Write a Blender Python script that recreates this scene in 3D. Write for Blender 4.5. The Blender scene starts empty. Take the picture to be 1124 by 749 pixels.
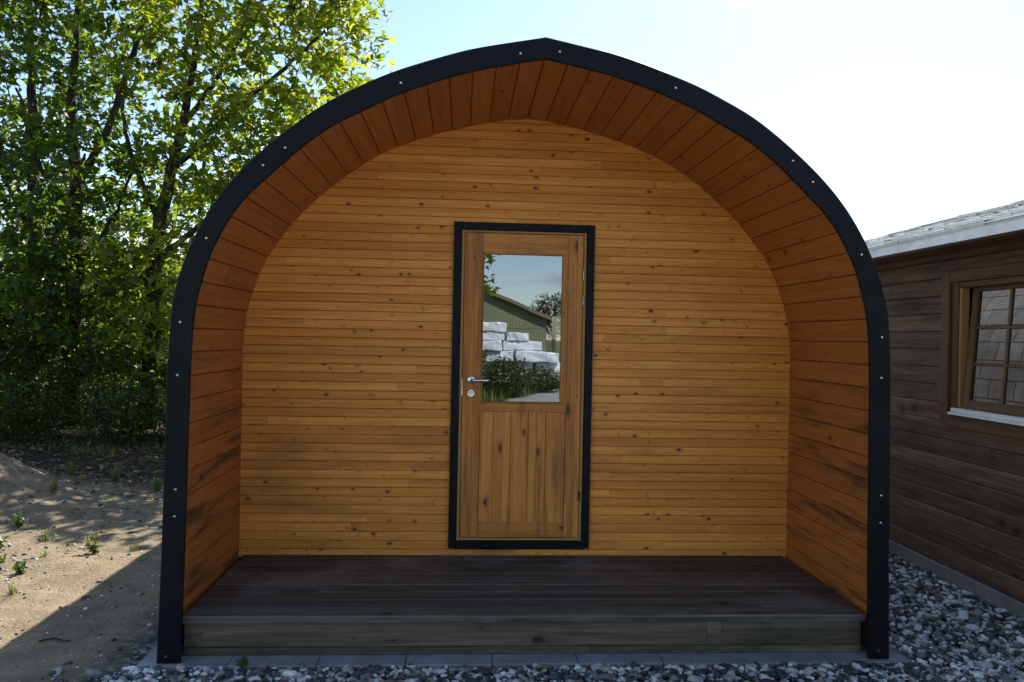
import bpy, bmesh, math, random
import numpy as np
from mathutils import Vector, Matrix
R = math.radians
random.seed(7)
C = bpy.context.scene.collection
scene = bpy.context.scene

# ------------------------------------------------------------------ helpers
class MB:
    """collects geometry for ONE mesh: verts, faces, per-loop uv in metres (grain), per-face tone"""
    def __init__(s):
        s.v = []; s.f = []; s.uv = []; s.t = []; s.mi = []
    def face(s, pts, uvs=None, tone=.5, mi=0):
        b = len(s.v)
        s.v.extend(tuple(p) for p in pts)
        s.f.append(tuple(range(b, b + len(pts))))
        s.uv.extend(uvs if uvs else [(p[0] + p[1], p[2]) for p in pts])
        s.t.append(tone); s.mi.append(mi)
    def prism(s, o, u, v, n, L, sec, tone=.5, ou=0., ov=0., mi=0, us=0.):
        """extrude section sec [(v,n)..] (counter-clockwise seen against u) along u"""
        o, u, v, n = Vector(o), Vector(u), Vector(v), Vector(n)
        a = [o + u * us + v * q[0] + n * q[1] for q in sec]
        b = [p + u * (L - us) for p in a]
        per = 0.; k = len(sec)
        for i in range(k):
            j = (i + 1) % k; mi_ = mi[i] if hasattr(mi, '__len__') else mi
            d = math.hypot(sec[j][0] - sec[i][0], sec[j][1] - sec[i][1])
            s.face([a[i], a[j], b[j], b[i]], [(ou, ov + per), (ou, ov + per + d), (ou + L, ov + per + d), (ou + L, ov + per)], tone, mi_)
            per += d
        mi = 0 if hasattr(mi, '__len__') else mi
        s.face(a[::-1], [(ou + q[1] * .3, ov + q[0]) for q in sec][::-1], tone, mi)
        s.face(b, [(ou + L + q[1] * .3, ov + q[0]) for q in sec], tone, mi)
    def board(s, o, u, v, n, L, W, T, bev=.003, tone=None, mi=0):
        if tone is None: tone = random.random()
        sec = [(0, 0), (W, 0), (W, T - bev), (W - bev, T), (bev, T), (0, T - bev)]
        if Vector(u).dot(Vector(v).cross(Vector(n))) < 0: sec = sec[::-1]
        s.prism(o, u, v, n, L, sec, tone, random.uniform(0, 60), random.uniform(0, 60), mi)
    def box(s, a, b, tone=None, bev=.003, along=0, mi=0):
        """axis aligned chamfered bar, grain along axis `along`"""
        a = Vector(a); d = Vector(b) - a
        ax = [Vector((1, 0, 0)), Vector((0, 1, 0)), Vector((0, 0, 1))]
        u = ax[along]; v = ax[(along + 1) % 3]; n = ax[(along + 2) % 3]
        L = d[along]; W = d[(along + 1) % 3]; T = d[(along + 2) % 3]
        e = min(bev, W * .3, T * .3)
        sec = [(e, 0), (W - e, 0), (W, e), (W, T - e), (W - e, T), (e, T), (0, T - e), (0, e)]
        if tone is None: tone = random.random()
        s.prism(a, u, v, n, L, sec, tone, random.uniform(0, 60), random.uniform(0, 60), mi)
    def tube(s, pts, rad, sides=8, tone=.5, cap=True, mi=0):
        pts = [Vector(p) for p in pts]
        rings = []
        ref = Vector((0.31, 0.17, 0.93)).normalized()
        for i, p in enumerate(pts):
            t = (pts[min(i + 1, len(pts) - 1)] - pts[max(i - 1, 0)])
            if t.length < 1e-9: t = Vector((0, 0, 1))
            t.normalize()
            x = ref - t * ref.dot(t)
            if x.length < .05: x = Vector((1, 0, 0)) - t * t.x
            x.normalize(); y = t.cross(x); ref = x
            r = rad[i] if hasattr(rad, '__len__') else rad
            rings.append([p + (x * math.cos(2 * math.pi * k / sides) + y * math.sin(2 * math.pi * k / sides)) * r for k in range(sides)])
        b = len(s.v)
        for rg in rings: s.v.extend(tuple(q) for q in rg)
        acc = 0.
        for i in range(len(pts) - 1):
            l = (pts[i + 1] - pts[i]).length
            for k in range(sides):
                k2 = (k + 1) % sides
                s.f.append((b + i * sides + k, b + i * sides + k2, b + (i + 1) * sides + k2, b + (i + 1) * sides + k))
                w = .05
                s.uv.extend([(acc, k * w), (acc, (k + 1) * w), (acc + l, (k + 1) * w), (acc + l, k * w)])
                s.t.append(tone); s.mi.append(mi)
            acc += l
        if cap:
            s.f.append(tuple(b + k for k in range(sides))[::-1]); s.uv.extend([(0, 0)] * sides); s.t.append(tone); s.mi.append(mi)
            e = b + (len(pts) - 1) * sides
            s.f.append(tuple(e + k for k in range(sides))); s.uv.extend([(0, 0)] * sides); s.t.append(tone); s.mi.append(mi)
    def build(s, name, mats, parent=None, smooth=False, weld=False):
        m = bpy.data.meshes.new(name)
        m.from_pydata(s.v, [], s.f)
        uvl = m.uv_layers.new(name='grain')
        uvl.data.foreach_set('uv', np.array(s.uv, dtype=np.float32).ravel())
        at = m.attributes.new('tone', 'FLOAT', 'FACE')
        at.data.foreach_set('value', np.array(s.t, dtype=np.float32))
        if not isinstance(mats, (list, tuple)): mats = [mats]
        for q in mats: m.materials.append(q)
        if len(mats) > 1: m.polygons.foreach_set('material_index', np.array(s.mi, dtype=np.int32))
        if smooth: m.polygons.foreach_set('use_smooth', np.ones(len(s.f), dtype=bool))
        m.update()
        o = bpy.data.objects.new(name, m); C.objects.link(o)
        if parent: o.parent = parent
        return o

def npmesh(name, verts, faces_flat, nper, mat, parent=None, rnd=None, smooth=False):
    """big mesh from numpy arrays; faces all of nper corners; rnd = per-vertex float attribute"""
    m = bpy.data.meshes.new(name)
    nf = len(faces_flat) // nper
    m.vertices.add(len(verts)); m.vertices.foreach_set('co', np.asarray(verts, dtype=np.float32).ravel())
    m.loops.add(len(faces_flat)); m.loops.foreach_set('vertex_index', np.asarray(faces_flat, dtype=np.int32))
    m.polygons.add(nf)
    m.polygons.foreach_set('loop_start', np.arange(0, nf * nper, nper, dtype=np.int32))
    if smooth: m.polygons.foreach_set('use_smooth', np.ones(nf, dtype=bool))
    m.update(calc_edges=True)
    if rnd is not None:
        a = m.attributes.new('rnd', 'FLOAT', 'POINT'); a.data.foreach_set('value', np.asarray(rnd, dtype=np.float32))
    m.materials.append(mat)
    o = bpy.data.objects.new(name, m); C.objects.link(o)
    if parent: o.parent = parent
    return o

def tag(o, label=None, cat=None, group=None, kind=None):
    if label: o['label'] = label
    if cat: o['category'] = cat
    if group: o['group'] = group
    if kind: o['kind'] = kind
    return o
def empty(name, loc, label, cat, group=None):
    o = bpy.data.objects.new(name, None); o.location = loc; o.empty_display_size = .2; C.objects.link(o)
    return tag(o, label, cat, group)
def child(o, root):
    """parent keeping world coordinates (parts are modelled in world space)"""
    o.parent = root
    o.matrix_parent_inverse = Matrix.Translation(root.location).inverted() if root.parent is None else Matrix.Identity(4)
    return o
def sub(o, part):
    o.parent = part
    return o

def catmull(P, n=10):
    P = [np.array(p, float) for p in P]
    Q = [2 * P[0] - P[1]] + P + [2 * P[-1] - P[-2]]
    out = []
    for i in range(1, len(Q) - 2):
        for k in range(n):
            t = k / n
            a, b, c, d = Q[i - 1], Q[i], Q[i + 1], Q[i + 2]
            out.append(.5 * ((2 * b) + (c - a) * t + (2 * a - 5 * b + 4 * c - d) * t * t + (3 * b - a - 3 * c + d) * t ** 3))
    out.append(Q[-2]); return out

# ------------------------------------------------------------------ materials
class NT:
    def __init__(s, name):
        s.m = bpy.data.materials.new(name); s.m.use_nodes = True
        s.t = s.m.node_tree; s.t.nodes.clear(); s.n = s.t.nodes
        s.out = s.n.new('ShaderNodeOutputMaterial')
    def link(s, a, b): s.t.links.new(a, b)
    def put(s, inp, v):
        if isinstance(v, bpy.types.NodeSocket): s.link(v, inp)
        elif v is not None:
            if isinstance(v, (tuple, list)) and len(v) == 3 and inp.type == 'RGBA': v = (*v, 1)
            inp.default_value = v
    def math(s, op, a, b=0., c=0., clamp=False):
        n = s.n.new('ShaderNodeMath'); n.operation = op; n.use_clamp = clamp
        s.put(n.inputs[0], a); s.put(n.inputs[1], b); s.put(n.inputs[2], c); return n.outputs[0]
    def mix(s, f, a, b, mode='MIX'):
        n = s.n.new('ShaderNodeMix'); n.data_type = 'RGBA'; n.blend_type = mode; n.clamp_factor = True
        s.put(n.inputs[0], f); s.put(n.inputs[6], a); s.put(n.inputs[7], b); return n.outputs[2]
    def ramp(s, f, stops, interp='LINEAR'):
        n = s.n.new('ShaderNodeValToRGB'); r = n.color_ramp; r.interpolation = interp
        while len(r.elements) < len(stops): r.elements.new(.5)
        for e, (p, c) in zip(r.elements, stops):
            e.position = p; e.color = (c, c, c, 1) if not hasattr(c, '__len__') else (*c, 1)
        s.put(n.inputs[0], f); return n.outputs[0]
    def mr(s, f, a, b, c=0., d=1.):
        n = s.n.new('ShaderNodeMapRange'); n.clamp = True
        for i, q in enumerate((f, a, b, c, d)): s.put(n.inputs[i], q)
        return n.outputs[0]
    def noise(s, co, scale, detail=3., rough=.55, dist=0.):
        n = s.n.new('ShaderNodeTexNoise'); s.put(n.inputs['Vector'], co)
        n.inputs['Scale'].default_value = scale; n.inputs['Detail'].default_value = detail
        n.inputs['Roughness'].default_value = rough; n.inputs['Distortion'].default_value = dist
        return n.outputs['Fac']
    def vor(s, co, scale, rnd=1., feature='F1'):
        n = s.n.new('ShaderNodeTexVoronoi'); n.feature = feature; s.put(n.inputs['Vector'], co)
        n.inputs['Scale'].default_value = scale; n.inputs['Randomness'].default_value = rnd
        return n.outputs
    def xyz(s, v):
        n = s.n.new('ShaderNodeSeparateXYZ'); s.put(n.inputs[0], v); return n.outputs
    def comb(s, x, y, z=0.):
        n = s.n.new('ShaderNodeCombineXYZ'); s.put(n.inputs[0], x); s.put(n.inputs[1], y); s.put(n.inputs[2], z); return n.outputs[0]
    def pos(s): return s.n.new('ShaderNodeNewGeometry').outputs['Position']
    def uv(s):
        n = s.n.new('ShaderNodeUVMap'); n.uv_map = 'grain'; return n.outputs[0]
    def attr(s, a):
        n = s.n.new('ShaderNodeAttribute'); n.attribute_name = a; return n.outputs['Fac']
    def bump(s, h, strength=.3, dist=.01):
        n = s.n.new('ShaderNodeBump'); n.inputs['Strength'].default_value = strength; n.inputs['Distance'].default_value = dist
        s.put(n.inputs['Height'], h); return n.outputs[0]
    def pbr(s, col, rough=.6, normal=None, metal=0., spec=.5, coat=0.):
        n = s.n.new('ShaderNodeBsdfPrincipled')
        s.put(n.inputs['Base Color'], col); s.put(n.inputs['Roughness'], rough); s.put(n.inputs['Metallic'], metal)
        s.put(n.inputs['Specular IOR Level'], spec); s.put(n.inputs['Coat Weight'], coat)
        if normal is not None: s.link(normal, n.inputs['Normal'])
        s.link(n.outputs[0], s.out.inputs[0]); return n

def wood(name, light, dark, knot, tint, ks=(8., 9.), kthr=.42, kr=.11, rough=.55, stain=None, stain_amt=.0, zstain_shade=None,
         tone_lo=.82, tone_hi=1.14, bump=.25, spec=.35, gs=62., grain=.65, slash=.8, patch=.35, sdir=(1.4, 1.4, 5.), sthr=.52):
    """pine: streaky grain along uv.x, elliptical knots that bend the grain, a tone per board"""
    n = NT(name); uv = n.uv(); X, Y, _ = n.xyz(uv)
    wx = n.math('MULTIPLY', n.math('SUBTRACT', n.noise(n.comb(n.math('MULTIPLY', X, 45.), n.math('MULTIPLY', Y, 45.)), 1., 2.), .5), .022)
    X = n.math('ADD', X, wx); Y = n.math('ADD', Y, n.math('MULTIPLY', wx, .5))
    la = n.math('SUBTRACT', n.math('MULTIPLY', X, 15.), n.math('MULTIPLY', Y, 7.)); lb_ = n.math('ADD', n.math('MULTIPLY', Y, 6.5), n.math('MULTIPLY', X, 2.))
    lv = n.vor(n.comb(la, lb_), 1.)
    lk = n.math('MULTIPLY', n.mr(lv['Distance'], .06, .20, slash, 0), n.math('GREATER_THAN', n.xyz(lv['Color'])[0], .80))
    sv = n.vor(n.comb(n.math('MULTIPLY', X, ks[0] * 2.3), n.math('MULTIPLY', Y, ks[1] * 2.1)), 1.)
    pin = n.math('MULTIPLY', n.mr(sv['Distance'], .05, .11, .8, 0), n.math('GREATER_THAN', n.xyz(sv['Color'])[0], .62))
    wob = n.noise(n.comb(n.math('MULTIPLY', X, 2.2), n.math('MULTIPLY', Y, 5.)), 1., 2.)
    kv = n.vor(n.comb(n.math('MULTIPLY', X, ks[0]), n.math('MULTIPLY', Y, ks[1])), 1.)
    kx = n.xyz(kv['Color'])
    present = n.math('GREATER_THAN', kx[0], kthr)
    size = n.mr(kx[1], 0, 1, .45, 1.3)
    kd = n.math('DIVIDE', kv['Distance'], size)
    near = n.math('MULTIPLY', n.mr(kd, 0, kr * 3.4, 1, 0), present)
    km = n.math('MULTIPLY', n.mr(kd, kr * .65, kr * 1.05, 1, 0), present)
    halo = n.math('MULTIPLY', n.mr(kd, kr * .9, kr * 2.3, 1, 0), present)
    v2 = n.math('ADD', Y, n.math('MULTIPLY', near, .014))
    v2 = n.math('ADD', v2, n.math('MULTIPLY', wob, .02))
    fine = n.noise(n.comb(n.math('MULTIPLY', X, 2.4), n.math('MULTIPLY', v2, gs)), 1., 4., .6)
    broad = n.noise(n.comb(n.math('MULTIPLY', X, .55), n.math('MULTIPLY', v2, gs * .28)), 1., 2., .5)
    g = n.math('ADD', n.math('MULTIPLY', fine, .55), n.math('MULTIPLY', broad, .45))
    g = n.mr(g, .40, .62, 0, 1)
    col = n.mix(n.math('MULTIPLY', g, grain), light, dark)
    t = n.attr('tone')
    col = n.mix(n.math('MULTIPLY', t, .55), col, n.mix(1., col, tint, 'MULTIPLY'))
    tone = n.mr(t, 0, 1, tone_hi, tone_lo)
    col = n.mix(1., col, n.comb(tone, tone, tone), 'MULTIPLY')
    P = n.pos(); px, py, pz = n.xyz(P)
    big = n.noise(P, 1.3, 3.)
    pt = n.mr(n.noise(n.comb(n.math('MULTIPLY', X, 2.6), n.math('MULTIPLY', Y, 11.)), 1., 3., .6), .55, .70, 0, patch)
    col = n.mix(pt, col, dark)
    v = n.mr(big, .3, .7, .92, 1.06)
    col = n.mix(1., col, n.comb(v, v, v), 'MULTIPLY')
    col = n.mix(n.math('MULTIPLY', halo, .65), col, n.mix(.25, dark, knot))
    col = n.mix(n.math('MULTIPLY', km, .92), col, knot)
    col = n.mix(pin, col, knot)
    col = n.mix(lk, col, n.mix(.45, dark, knot))
    if stain:
        s1 = n.noise(n.comb(n.math('MULTIPLY', px, sdir[0]), n.math('MULTIPLY', py, sdir[1]), n.math('MULTIPLY', pz, sdir[2])), 1., 5., .65)
        sm = n.mr(s1, sthr, sthr + .18, 0, 1)
        sp = n.mr(n.noise(P, 38., 3., .7), .55, .68, 0, .7)
        sm = n.math('MAXIMUM', sm, n.math('MULTIPLY', sp, n.mr(s1, .42, .6, 0, 1)))
        if zstain_shade: sm = n.math('MULTIPLY', sm, n.mr(pz, zstain_shade[0], zstain_shade[1], 1, zstain_shade[2]))
        col = n.mix(n.math('MULTIPLY', sm, stain_amt), col, stain)
    rg = n.mr(g, 0, 1, rough - .07, rough + .12)
    h = n.math('SUBTRACT', n.math('MULTIPLY', fine, -.6), n.math('MULTIPLY', km, .5))
    n.pbr(col, rg, n.bump(h, bump, .004), spec=spec)
    return n.m

def plain(name, col, rough=.5, metal=0., var=.15, vs=6., bump=0., bs=60., spec=.5, coat=0.):
    n = NT(name); P = n.pos()
    f = n.noise(P, vs, 4., .6)
    k = n.mr(f, .3, .7, 1 - var, 1 + var)
    c = n.mix(1., col, n.comb(k, k, k), 'MULTIPLY')
    r = n.mr(n.noise(P, vs * 2.3, 3.), .3, .7, max(0, rough - .08), min(1, rough + .08))
    nm = n.bump(n.noise(P, bs, 4., .6), bump, .004) if bump else None
    n.pbr(c, r, nm, metal, spec, coat); return n.m

M = {}
M['wall'] = wood('wall_pine', (.79, .345, .068), (.57, .200, .032), (.075, .023, .009), (1.0, .84, .66), ks=(9., 13.), kthr=.08, kr=.115,
                 stain=(.100, .052, .027), stain_amt=.6, zstain_shade=(.35, 1.5, .05), tone_lo=.84, tone_hi=1.08, gs=100., grain=.8, patch=.5)  # weathering at the foot, reaching higher to paint in the lower wall's shade
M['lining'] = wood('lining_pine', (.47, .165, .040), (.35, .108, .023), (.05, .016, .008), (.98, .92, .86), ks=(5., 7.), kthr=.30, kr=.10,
                   stain=(.046, .032, .020), stain_amt=.9, zstain_shade=(.9, 2.0, .04), tone_lo=.92, tone_hi=1.05, grain=.65, slash=.35, patch=.25, gs=80., sdir=(1.6, 1.6, 13.), sthr=.50)
M['door'] = wood('door_pine', (.68, .292, .064), (.40, .142, .029), (.060, .021, .009), (.98, .82, .66), ks=(3.6, 7.), kthr=.35, kr=.13,
                 stain=(.085, .045, .022), stain_amt=.75, zstain_shade=(.2, 2.6, .5), tone_lo=.74, tone_hi=1.08, gs=85., grain=.9, sdir=(11., 3., 1.1), slash=.6)
M['deck'] = wood('deck_wood', (.108, .104, .094), (.042, .040, .037), (.012, .009, .008), (.9, .88, .86), ks=(3., 6.), kthr=.35, kr=.11,
                 stain=(.20, .185, .175), stain_amt=.8, rough=.6, tone_lo=.62, tone_hi=1.25, bump=.6, gs=60., grain=.95)
M['deck_edge'] = wood('worn_deck_edge', (.145, .138, .118), (.06, .056, .05), (.03, .02, .02), (.9, .9, .9), ks=(3., 6.), kthr=.6, kr=.08, rough=.6, patch=.8)
M['fascia'] = wood('fascia_wood', (.170, .135, .092), (.070, .054, .037), (.014, .010, .007), (.9, .86, .8), ks=(3.6, 6.), kthr=.15, kr=.13,
                   stain=(.036, .032, .024), stain_amt=.85, rough=.7, tone_lo=.7, tone_hi=1.15, bump=.6, gs=60., grain=.95, patch=.5, slash=1.)
M['cabin'] = wood('cabin_pine', (.165, .098, .060), (.066, .037, .024), (.012, .007, .005), (.92, .84, .80), ks=(4.0, 6.), kthr=.22, kr=.15,
                  stain=(.030, .019, .014), stain_amt=.85, rough=.65, tone_lo=.72, tone_hi=1.16, gs=60., grain=.95, patch=.6)
M['cabin_trim'] = wood('cabin_trim_wood', (.095, .046, .022), (.05, .024, .012), (.02, .01, .007), (.9, .85, .8), ks=(4., 6.), kthr=.6, kr=.08,
                       stain=(.03, .02, .014), stain_amt=.5, rough=.55)
M['sash'] = wood('sash_wood', (.125, .064, .026), (.07, .034, .014), (.03, .015, .01), (.9, .85, .8), ks=(3., 6.), kthr=.75, kr=.07, rough=.45)
M['jamb'] = wood('jamb_wood', (.36, .19, .06), (.26, .125, .036), (.08, .03, .01), (.95, .9, .85), ks=(3., 6.), kthr=.8, kr=.07)
M['inside'] = wood('interior_wood', (.20, .11, .045), (.14, .07, .025), (.05, .02, .01), (.9, .9, .9))
def trim_mat():
    n = NT('coated_steel'); P = n.pos(); x, y, z = n.xyz(P)
    f = n.noise(P, 3., 4., .6); k = n.mr(f, .3, .7, .75, 1.25)
    c = n.mix(1., (.0055, .0068, .0098), n.comb(k, k, k), 'MULTIPLY')
    dust = n.math('MULTIPLY', n.mr(n.noise(P, 55., 4., .75), .52, .72, 0, .5), n.mr(z, .03, .38, 1, .06))
    scr = n.mr(n.noise(n.comb(n.math('MULTIPLY', x, 9.), n.math('MULTIPLY', y, 9.), n.math('MULTIPLY', z, 60.)), 1., 3., .7), .66, .74, 0, .25)
    c = n.mix(n.math('MAXIMUM', dust, scr), c, (.055, .050, .043))
    r = n.mr(n.noise(P, 11., 4., .6), .3, .7, .36, .56)
    h = n.math('ADD', n.math('MULTIPLY', n.noise(P, 240., 3.), .3), n.math('MULTIPLY', n.noise(P, 6., 2.), 2.))
    n.pbr(c, r, n.bump(h, .12, .004), spec=.13); return n.m
M['trim'] = trim_mat()
M['screw'] = plain('screw_steel', (.62, .62, .60), .35, 1.)
M['screw_rust'] = plain('rusty_steel', (.22, .12, .07), .6, .6)
M['chrome'] = plain('brushed_nickel', (.72, .70, .66), .22, 1., .06)
M['dark_metal'] = plain('dark_metal', (.05, .05, .05), .4, 1.)
M['concrete'] = plain('concrete_slab', (.205, .220, .235), .85, 0., .28, 5., .55, 160.)
M['plinth'] = plain('plinth_concrete', (.19, .195, .205), .85, 0., .25, 4., .5, 120.)
M['zinc'] = plain('zinc_flashing', (.80, .83, .82), .5, .05, .14, 7., .05, 30.)
M['white_paint'] = plain('white_paint', (.72, .74, .75), .45, 0., .10, 9.)
M['dark_room'] = plain('dark_room', (.030, .028, .026), .9)
M['curtain'] = plain('pale_curtain', (.42, .41, .38), .9, 0., .12, 5., .3, 25.)

def glass(name, refl, tint=(.92, .95, .96), rough=0., gcol=(.97, .98, 1.), wob=.03):
    n = NT(name)
    tr = n.n.new('ShaderNodeBsdfTransparent'); tr.inputs[0].default_value = (*tint, 1)
    gl = n.n.new('ShaderNodeBsdfGlossy'); gl.inputs['Roughness'].default_value = rough; gl.inputs[0].default_value = (*gcol, 1)
    fr = n.n.new('ShaderNodeFresnel'); fr.inputs['IOR'].default_value = 1.5
    f = n.math('ADD', n.math('MULTIPLY', fr.outputs[0], 1.0), refl, clamp=True)
    w = n.noise(n.pos(), 1.7, 1.)
    nm = n.bump(w, wob, .01)
    n.link(nm, gl.inputs['Normal'])
    mx = n.n.new('ShaderNodeMixShader'); n.link(f, mx.inputs[0]); n.link(tr.outputs[0], mx.inputs[1]); n.link(gl.outputs[0], mx.inputs[2])
    n.link(mx.outputs[0], n.out.inputs[0]); return n.m
M['glass'] = glass('door_glass', .15, (.92, .95, .96), 0., (.78, .83, .93), .09)
M['glass_cabin'] = glass('cabin_glass', .13, (.40, .43, .44))

def shingle(name, col, row=.14, w=.33, rough=.8, spec=.4):
    n = NT(name); uv = n.uv()
    b = n.n.new('ShaderNodeTexBrick'); n.link(uv, b.inputs['Vector'])
    b.inputs['Scale'].default_value = 1.; b.inputs['Brick Width'].default_value = w; b.inputs['Row Height'].default_value = row
    b.inputs['Mortar Size'].default_value = .006; b.inputs['Mortar Smooth'].default_value = .2
    b.inputs['Color1'].default_value = (*[c * .8 for c in col], 1); b.inputs['Color2'].default_value = (*[c * 1.2 for c in col], 1)
    b.inputs['Mortar'].default_value = (*[c * .2 for c in col], 1)
    P = n.pos(); k = n.mr(n.noise(P, 9., 4., .65), .3, .7, .75, 1.25)
    c = n.mix(1., b.outputs['Color'], n.comb(k, k, k), 'MULTIPLY')
    h = n.math('ADD', n.math('MULTIPLY', b.outputs['Fac'], -1.), n.math('MULTIPLY', n.noise(P, 120., 3.), .5))
    n.pbr(c, rough, n.bump(h, .8, .01), spec=spec); return n.m
M['shingle'] = shingle('pod_shingles', (.20, .20, .205), .17, .30)
M['roof_felt'] = shingle('mossy_shingles', (.62, .61, .58), .16, .9, .32, .8)

def leafmat(name, c1, c2, t1, t2, trans=.5):
    n = NT(name); r = n.attr('rnd')
    col = n.mix(r, c1, c2); tc = n.mix(r, t1, t2)
    df = n.n.new('ShaderNodeBsdfPrincipled'); n.put(df.inputs['Base Color'], col); df.inputs['Roughness'].default_value = .42
    df.inputs['Specular IOR Level'].default_value = .45
    tl = n.n.new('ShaderNodeBsdfTranslucent'); n.put(tl.inputs[0], tc)
    mx = n.n.new('ShaderNodeMixShader'); mx.inputs[0].default_value = trans
    n.link(df.outputs[0], mx.inputs[1]); n.link(tl.outputs[0], mx.inputs[2]); n.link(mx.outputs[0], n.out.inputs[0]); return n.m
M['maple'] = leafmat('maple_leaf', (.026, .056, .010), (.060, .090, .014), (.20, .34, .012), (.54, .54, .03), .60)
M['maple_shade'] = leafmat('shaded_maple_leaf', (.016, .038, .008), (.040, .062, .011), (.095, .20, .009), (.26, .34, .018), .48)  # maple leaf copy with shade put into its colour, for the darker trees
M['shrub'] = leafmat('shrub_leaf', (.016, .036, .008), (.036, .058, .012), (.07, .15, .010), (.22, .27, .020), .42)
M['hedge'] = leafmat('hedge_leaf', (.035, .060, .012), (.075, .085, .02), (.10, .17, .015), (.22, .22, .03), .4)
M['grass'] = leafmat('grass_blade', (.055, .105, .018), (.13, .15, .035), (.14, .25, .02), (.28, .30, .06), .4)
M['litter'] = leafmat('dead_leaf', (.10, .065, .035), (.26, .20, .12), (.10, .06, .03), (.25, .17, .08), .2)

def bark():
    n = NT('bark'); uv = n.uv(); X, Y, _ = n.xyz(uv); P = n.pos()
    f = n.noise(n.comb(n.math('MULTIPLY', X, 5.), n.math('MULTIPLY', Y, 30.), 0.), 1., 5., .65)
    g = n.noise(P, 14., 4., .6)
    col = n.ramp(f, [(.3, (.018, .014, .011)), (.62, (.060, .048, .038)), (.8, (.095, .082, .066))])
    col = n.mix(n.mr(g, .55, .7, 0, .5), col, (.055, .065, .035))
    n.pbr(col, .85, n.bump(f, .8, .02), spec=.2); return n.m
M['bark'] = bark()

# ------------------------------------------------------------------ camera
cam_d = bpy.data.cameras.new('camera'); cam = bpy.data.objects.new('camera', cam_d); C.objects.link(cam)
F_PX, YAW, PITCH, ROLL = 832.3, .062254, -.004651, .020097
fw = Vector((math.sin(YAW) * math.cos(PITCH), math.cos(YAW) * math.cos(PITCH), math.sin(PITCH)))
r0 = Vector((math.cos(YAW), -math.sin(YAW), 0)); u0 = r0.cross(fw)
rt = r0 * math.cos(ROLL) + u0 * math.sin(ROLL); up = u0 * math.cos(ROLL) - r0 * math.sin(ROLL)
cam.matrix_world = Matrix(((rt.x, up.x, -fw.x, -.3768), (rt.y, up.y, -fw.y, -3.7704), (rt.z, up.z, -fw.z, 1.6475), (0, 0, 0, 1)))
cam_d.sensor_width = 36; cam_d.sensor_fit = 'HORIZONTAL'; cam_d.lens = 36 * F_PX / 1124
cam_d.clip_start = .05; cam_d.clip_end = 3000
scene.camera = cam

# ------------------------------------------------------------------ light
SUN = Vector((.483, .90, 1.)).normalized()          # direction towards the sun
EL = math.asin(SUN.z)
w = bpy.data.worlds.new('World'); scene.world = w; w.use_nodes = True
nt = w.node_tree; nt.nodes.clear()
wo = nt.nodes.new('ShaderNodeOutputWorld'); bg = nt.nodes.new('ShaderNodeBackground')
sky = nt.nodes.new('ShaderNodeTexSky'); sky.sky_type = 'NISHITA'; sky.sun_disc = False
sky.sun_elevation = EL; sky.sun_rotation = math.atan2(SUN.x, SUN.y)
sky.air_density = 1.0; sky.dust_density = .35; sky.ozone_density = 1.2
def wn(t, **k):
    n = nt.nodes.new(t)
    for a, b in k.items(): setattr(n, a, b)
    return n
def wl(a, b): nt.links.new(a, b)
CLOUD_SHIFT = (8.658, -4.914, 23.4)
tc = wn('ShaderNodeTexCoord'); sp = wn('ShaderNodeSeparateXYZ'); wl(tc.outputs['Generated'], sp.inputs[0])
zz = wn('ShaderNodeMath', operation='MAXIMUM'); wl(sp.outputs[2], zz.inputs[0]); zz.inputs[1].default_value = .0
za = wn('ShaderNodeMath', operation='ADD'); wl(zz.outputs[0], za.inputs[0]); za.inputs[1].default_value = .12
dx = wn('ShaderNodeMath', operation='DIVIDE'); wl(sp.outputs[0], dx.inputs[0]); wl(za.outputs[0], dx.inputs[1])
dy = wn('ShaderNodeMath', operation='DIVIDE'); wl(sp.outputs[1], dy.inputs[0]); wl(za.outputs[0], dy.inputs[1])
cb = wn('ShaderNodeCombineXYZ'); wl(dx.outputs[0], cb.inputs[0]); wl(dy.outputs[0], cb.inputs[1])
co = wn('ShaderNodeVectorMath', operation='ADD'); wl(cb.outputs[0], co.inputs[0]); co.inputs[1].default_value = CLOUD_SHIFT
cn = wn('ShaderNodeTexNoise'); wl(co.outputs[0], cn.inputs['Vector']); cn.inputs['Scale'].default_value = .85; cn.inputs['Detail'].default_value = 6; cn.inputs['Roughness'].default_value = .55
cr = wn('ShaderNodeMapRange'); wl(cn.outputs['Fac'], cr.inputs[0]); cr.inputs[1].default_value = .53; cr.inputs[2].default_value = .72
cn2 = wn('ShaderNodeTexNoise'); wl(cb.outputs[0], cn2.inputs['Vector']); cn2.inputs['Scale'].default_value = 2.1; cn2.inputs['Detail'].default_value = 5
# clouds are brighter towards the sun
vd = wn('ShaderNodeVectorMath', operation='DOT_PRODUCT'); wl(tc.outputs['Generated'], vd.inputs[0]); vd.inputs[1].default_value = SUN
cg = wn('ShaderNodeMapRange'); wl(vd.outputs['Value'], cg.inputs[0]); cg.inputs[1].default_value = -.6; cg.inputs[2].default_value = .95; cg.inputs[3].default_value = 5.; cg.inputs[4].default_value = 11.
cv = wn('ShaderNodeMapRange'); wl(cn2.outputs['Fac'], cv.inputs[0]); cv.inputs[1].default_value = .3; cv.inputs[2].default_value = .7; cv.inputs[3].default_value = .6; cv.inputs[4].default_value = 1.3
cm = wn('ShaderNodeMath', operation='MULTIPLY'); wl(cg.outputs[0], cm.inputs[0]); wl(cv.outputs[0], cm.inputs[1])
cc = wn('ShaderNodeVectorMath', operation='SCALE'); cc.inputs[0].default_value = (.96, .97, 1.03); wl(cm.outputs[0], cc.inputs['Scale'])
mx = wn('ShaderNodeMix', data_type='RGBA'); wl(cr.outputs[0], mx.inputs[0]); wl(sky.outputs[0], mx.inputs[6]); wl(cc.outputs[0], mx.inputs[7])
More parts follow.
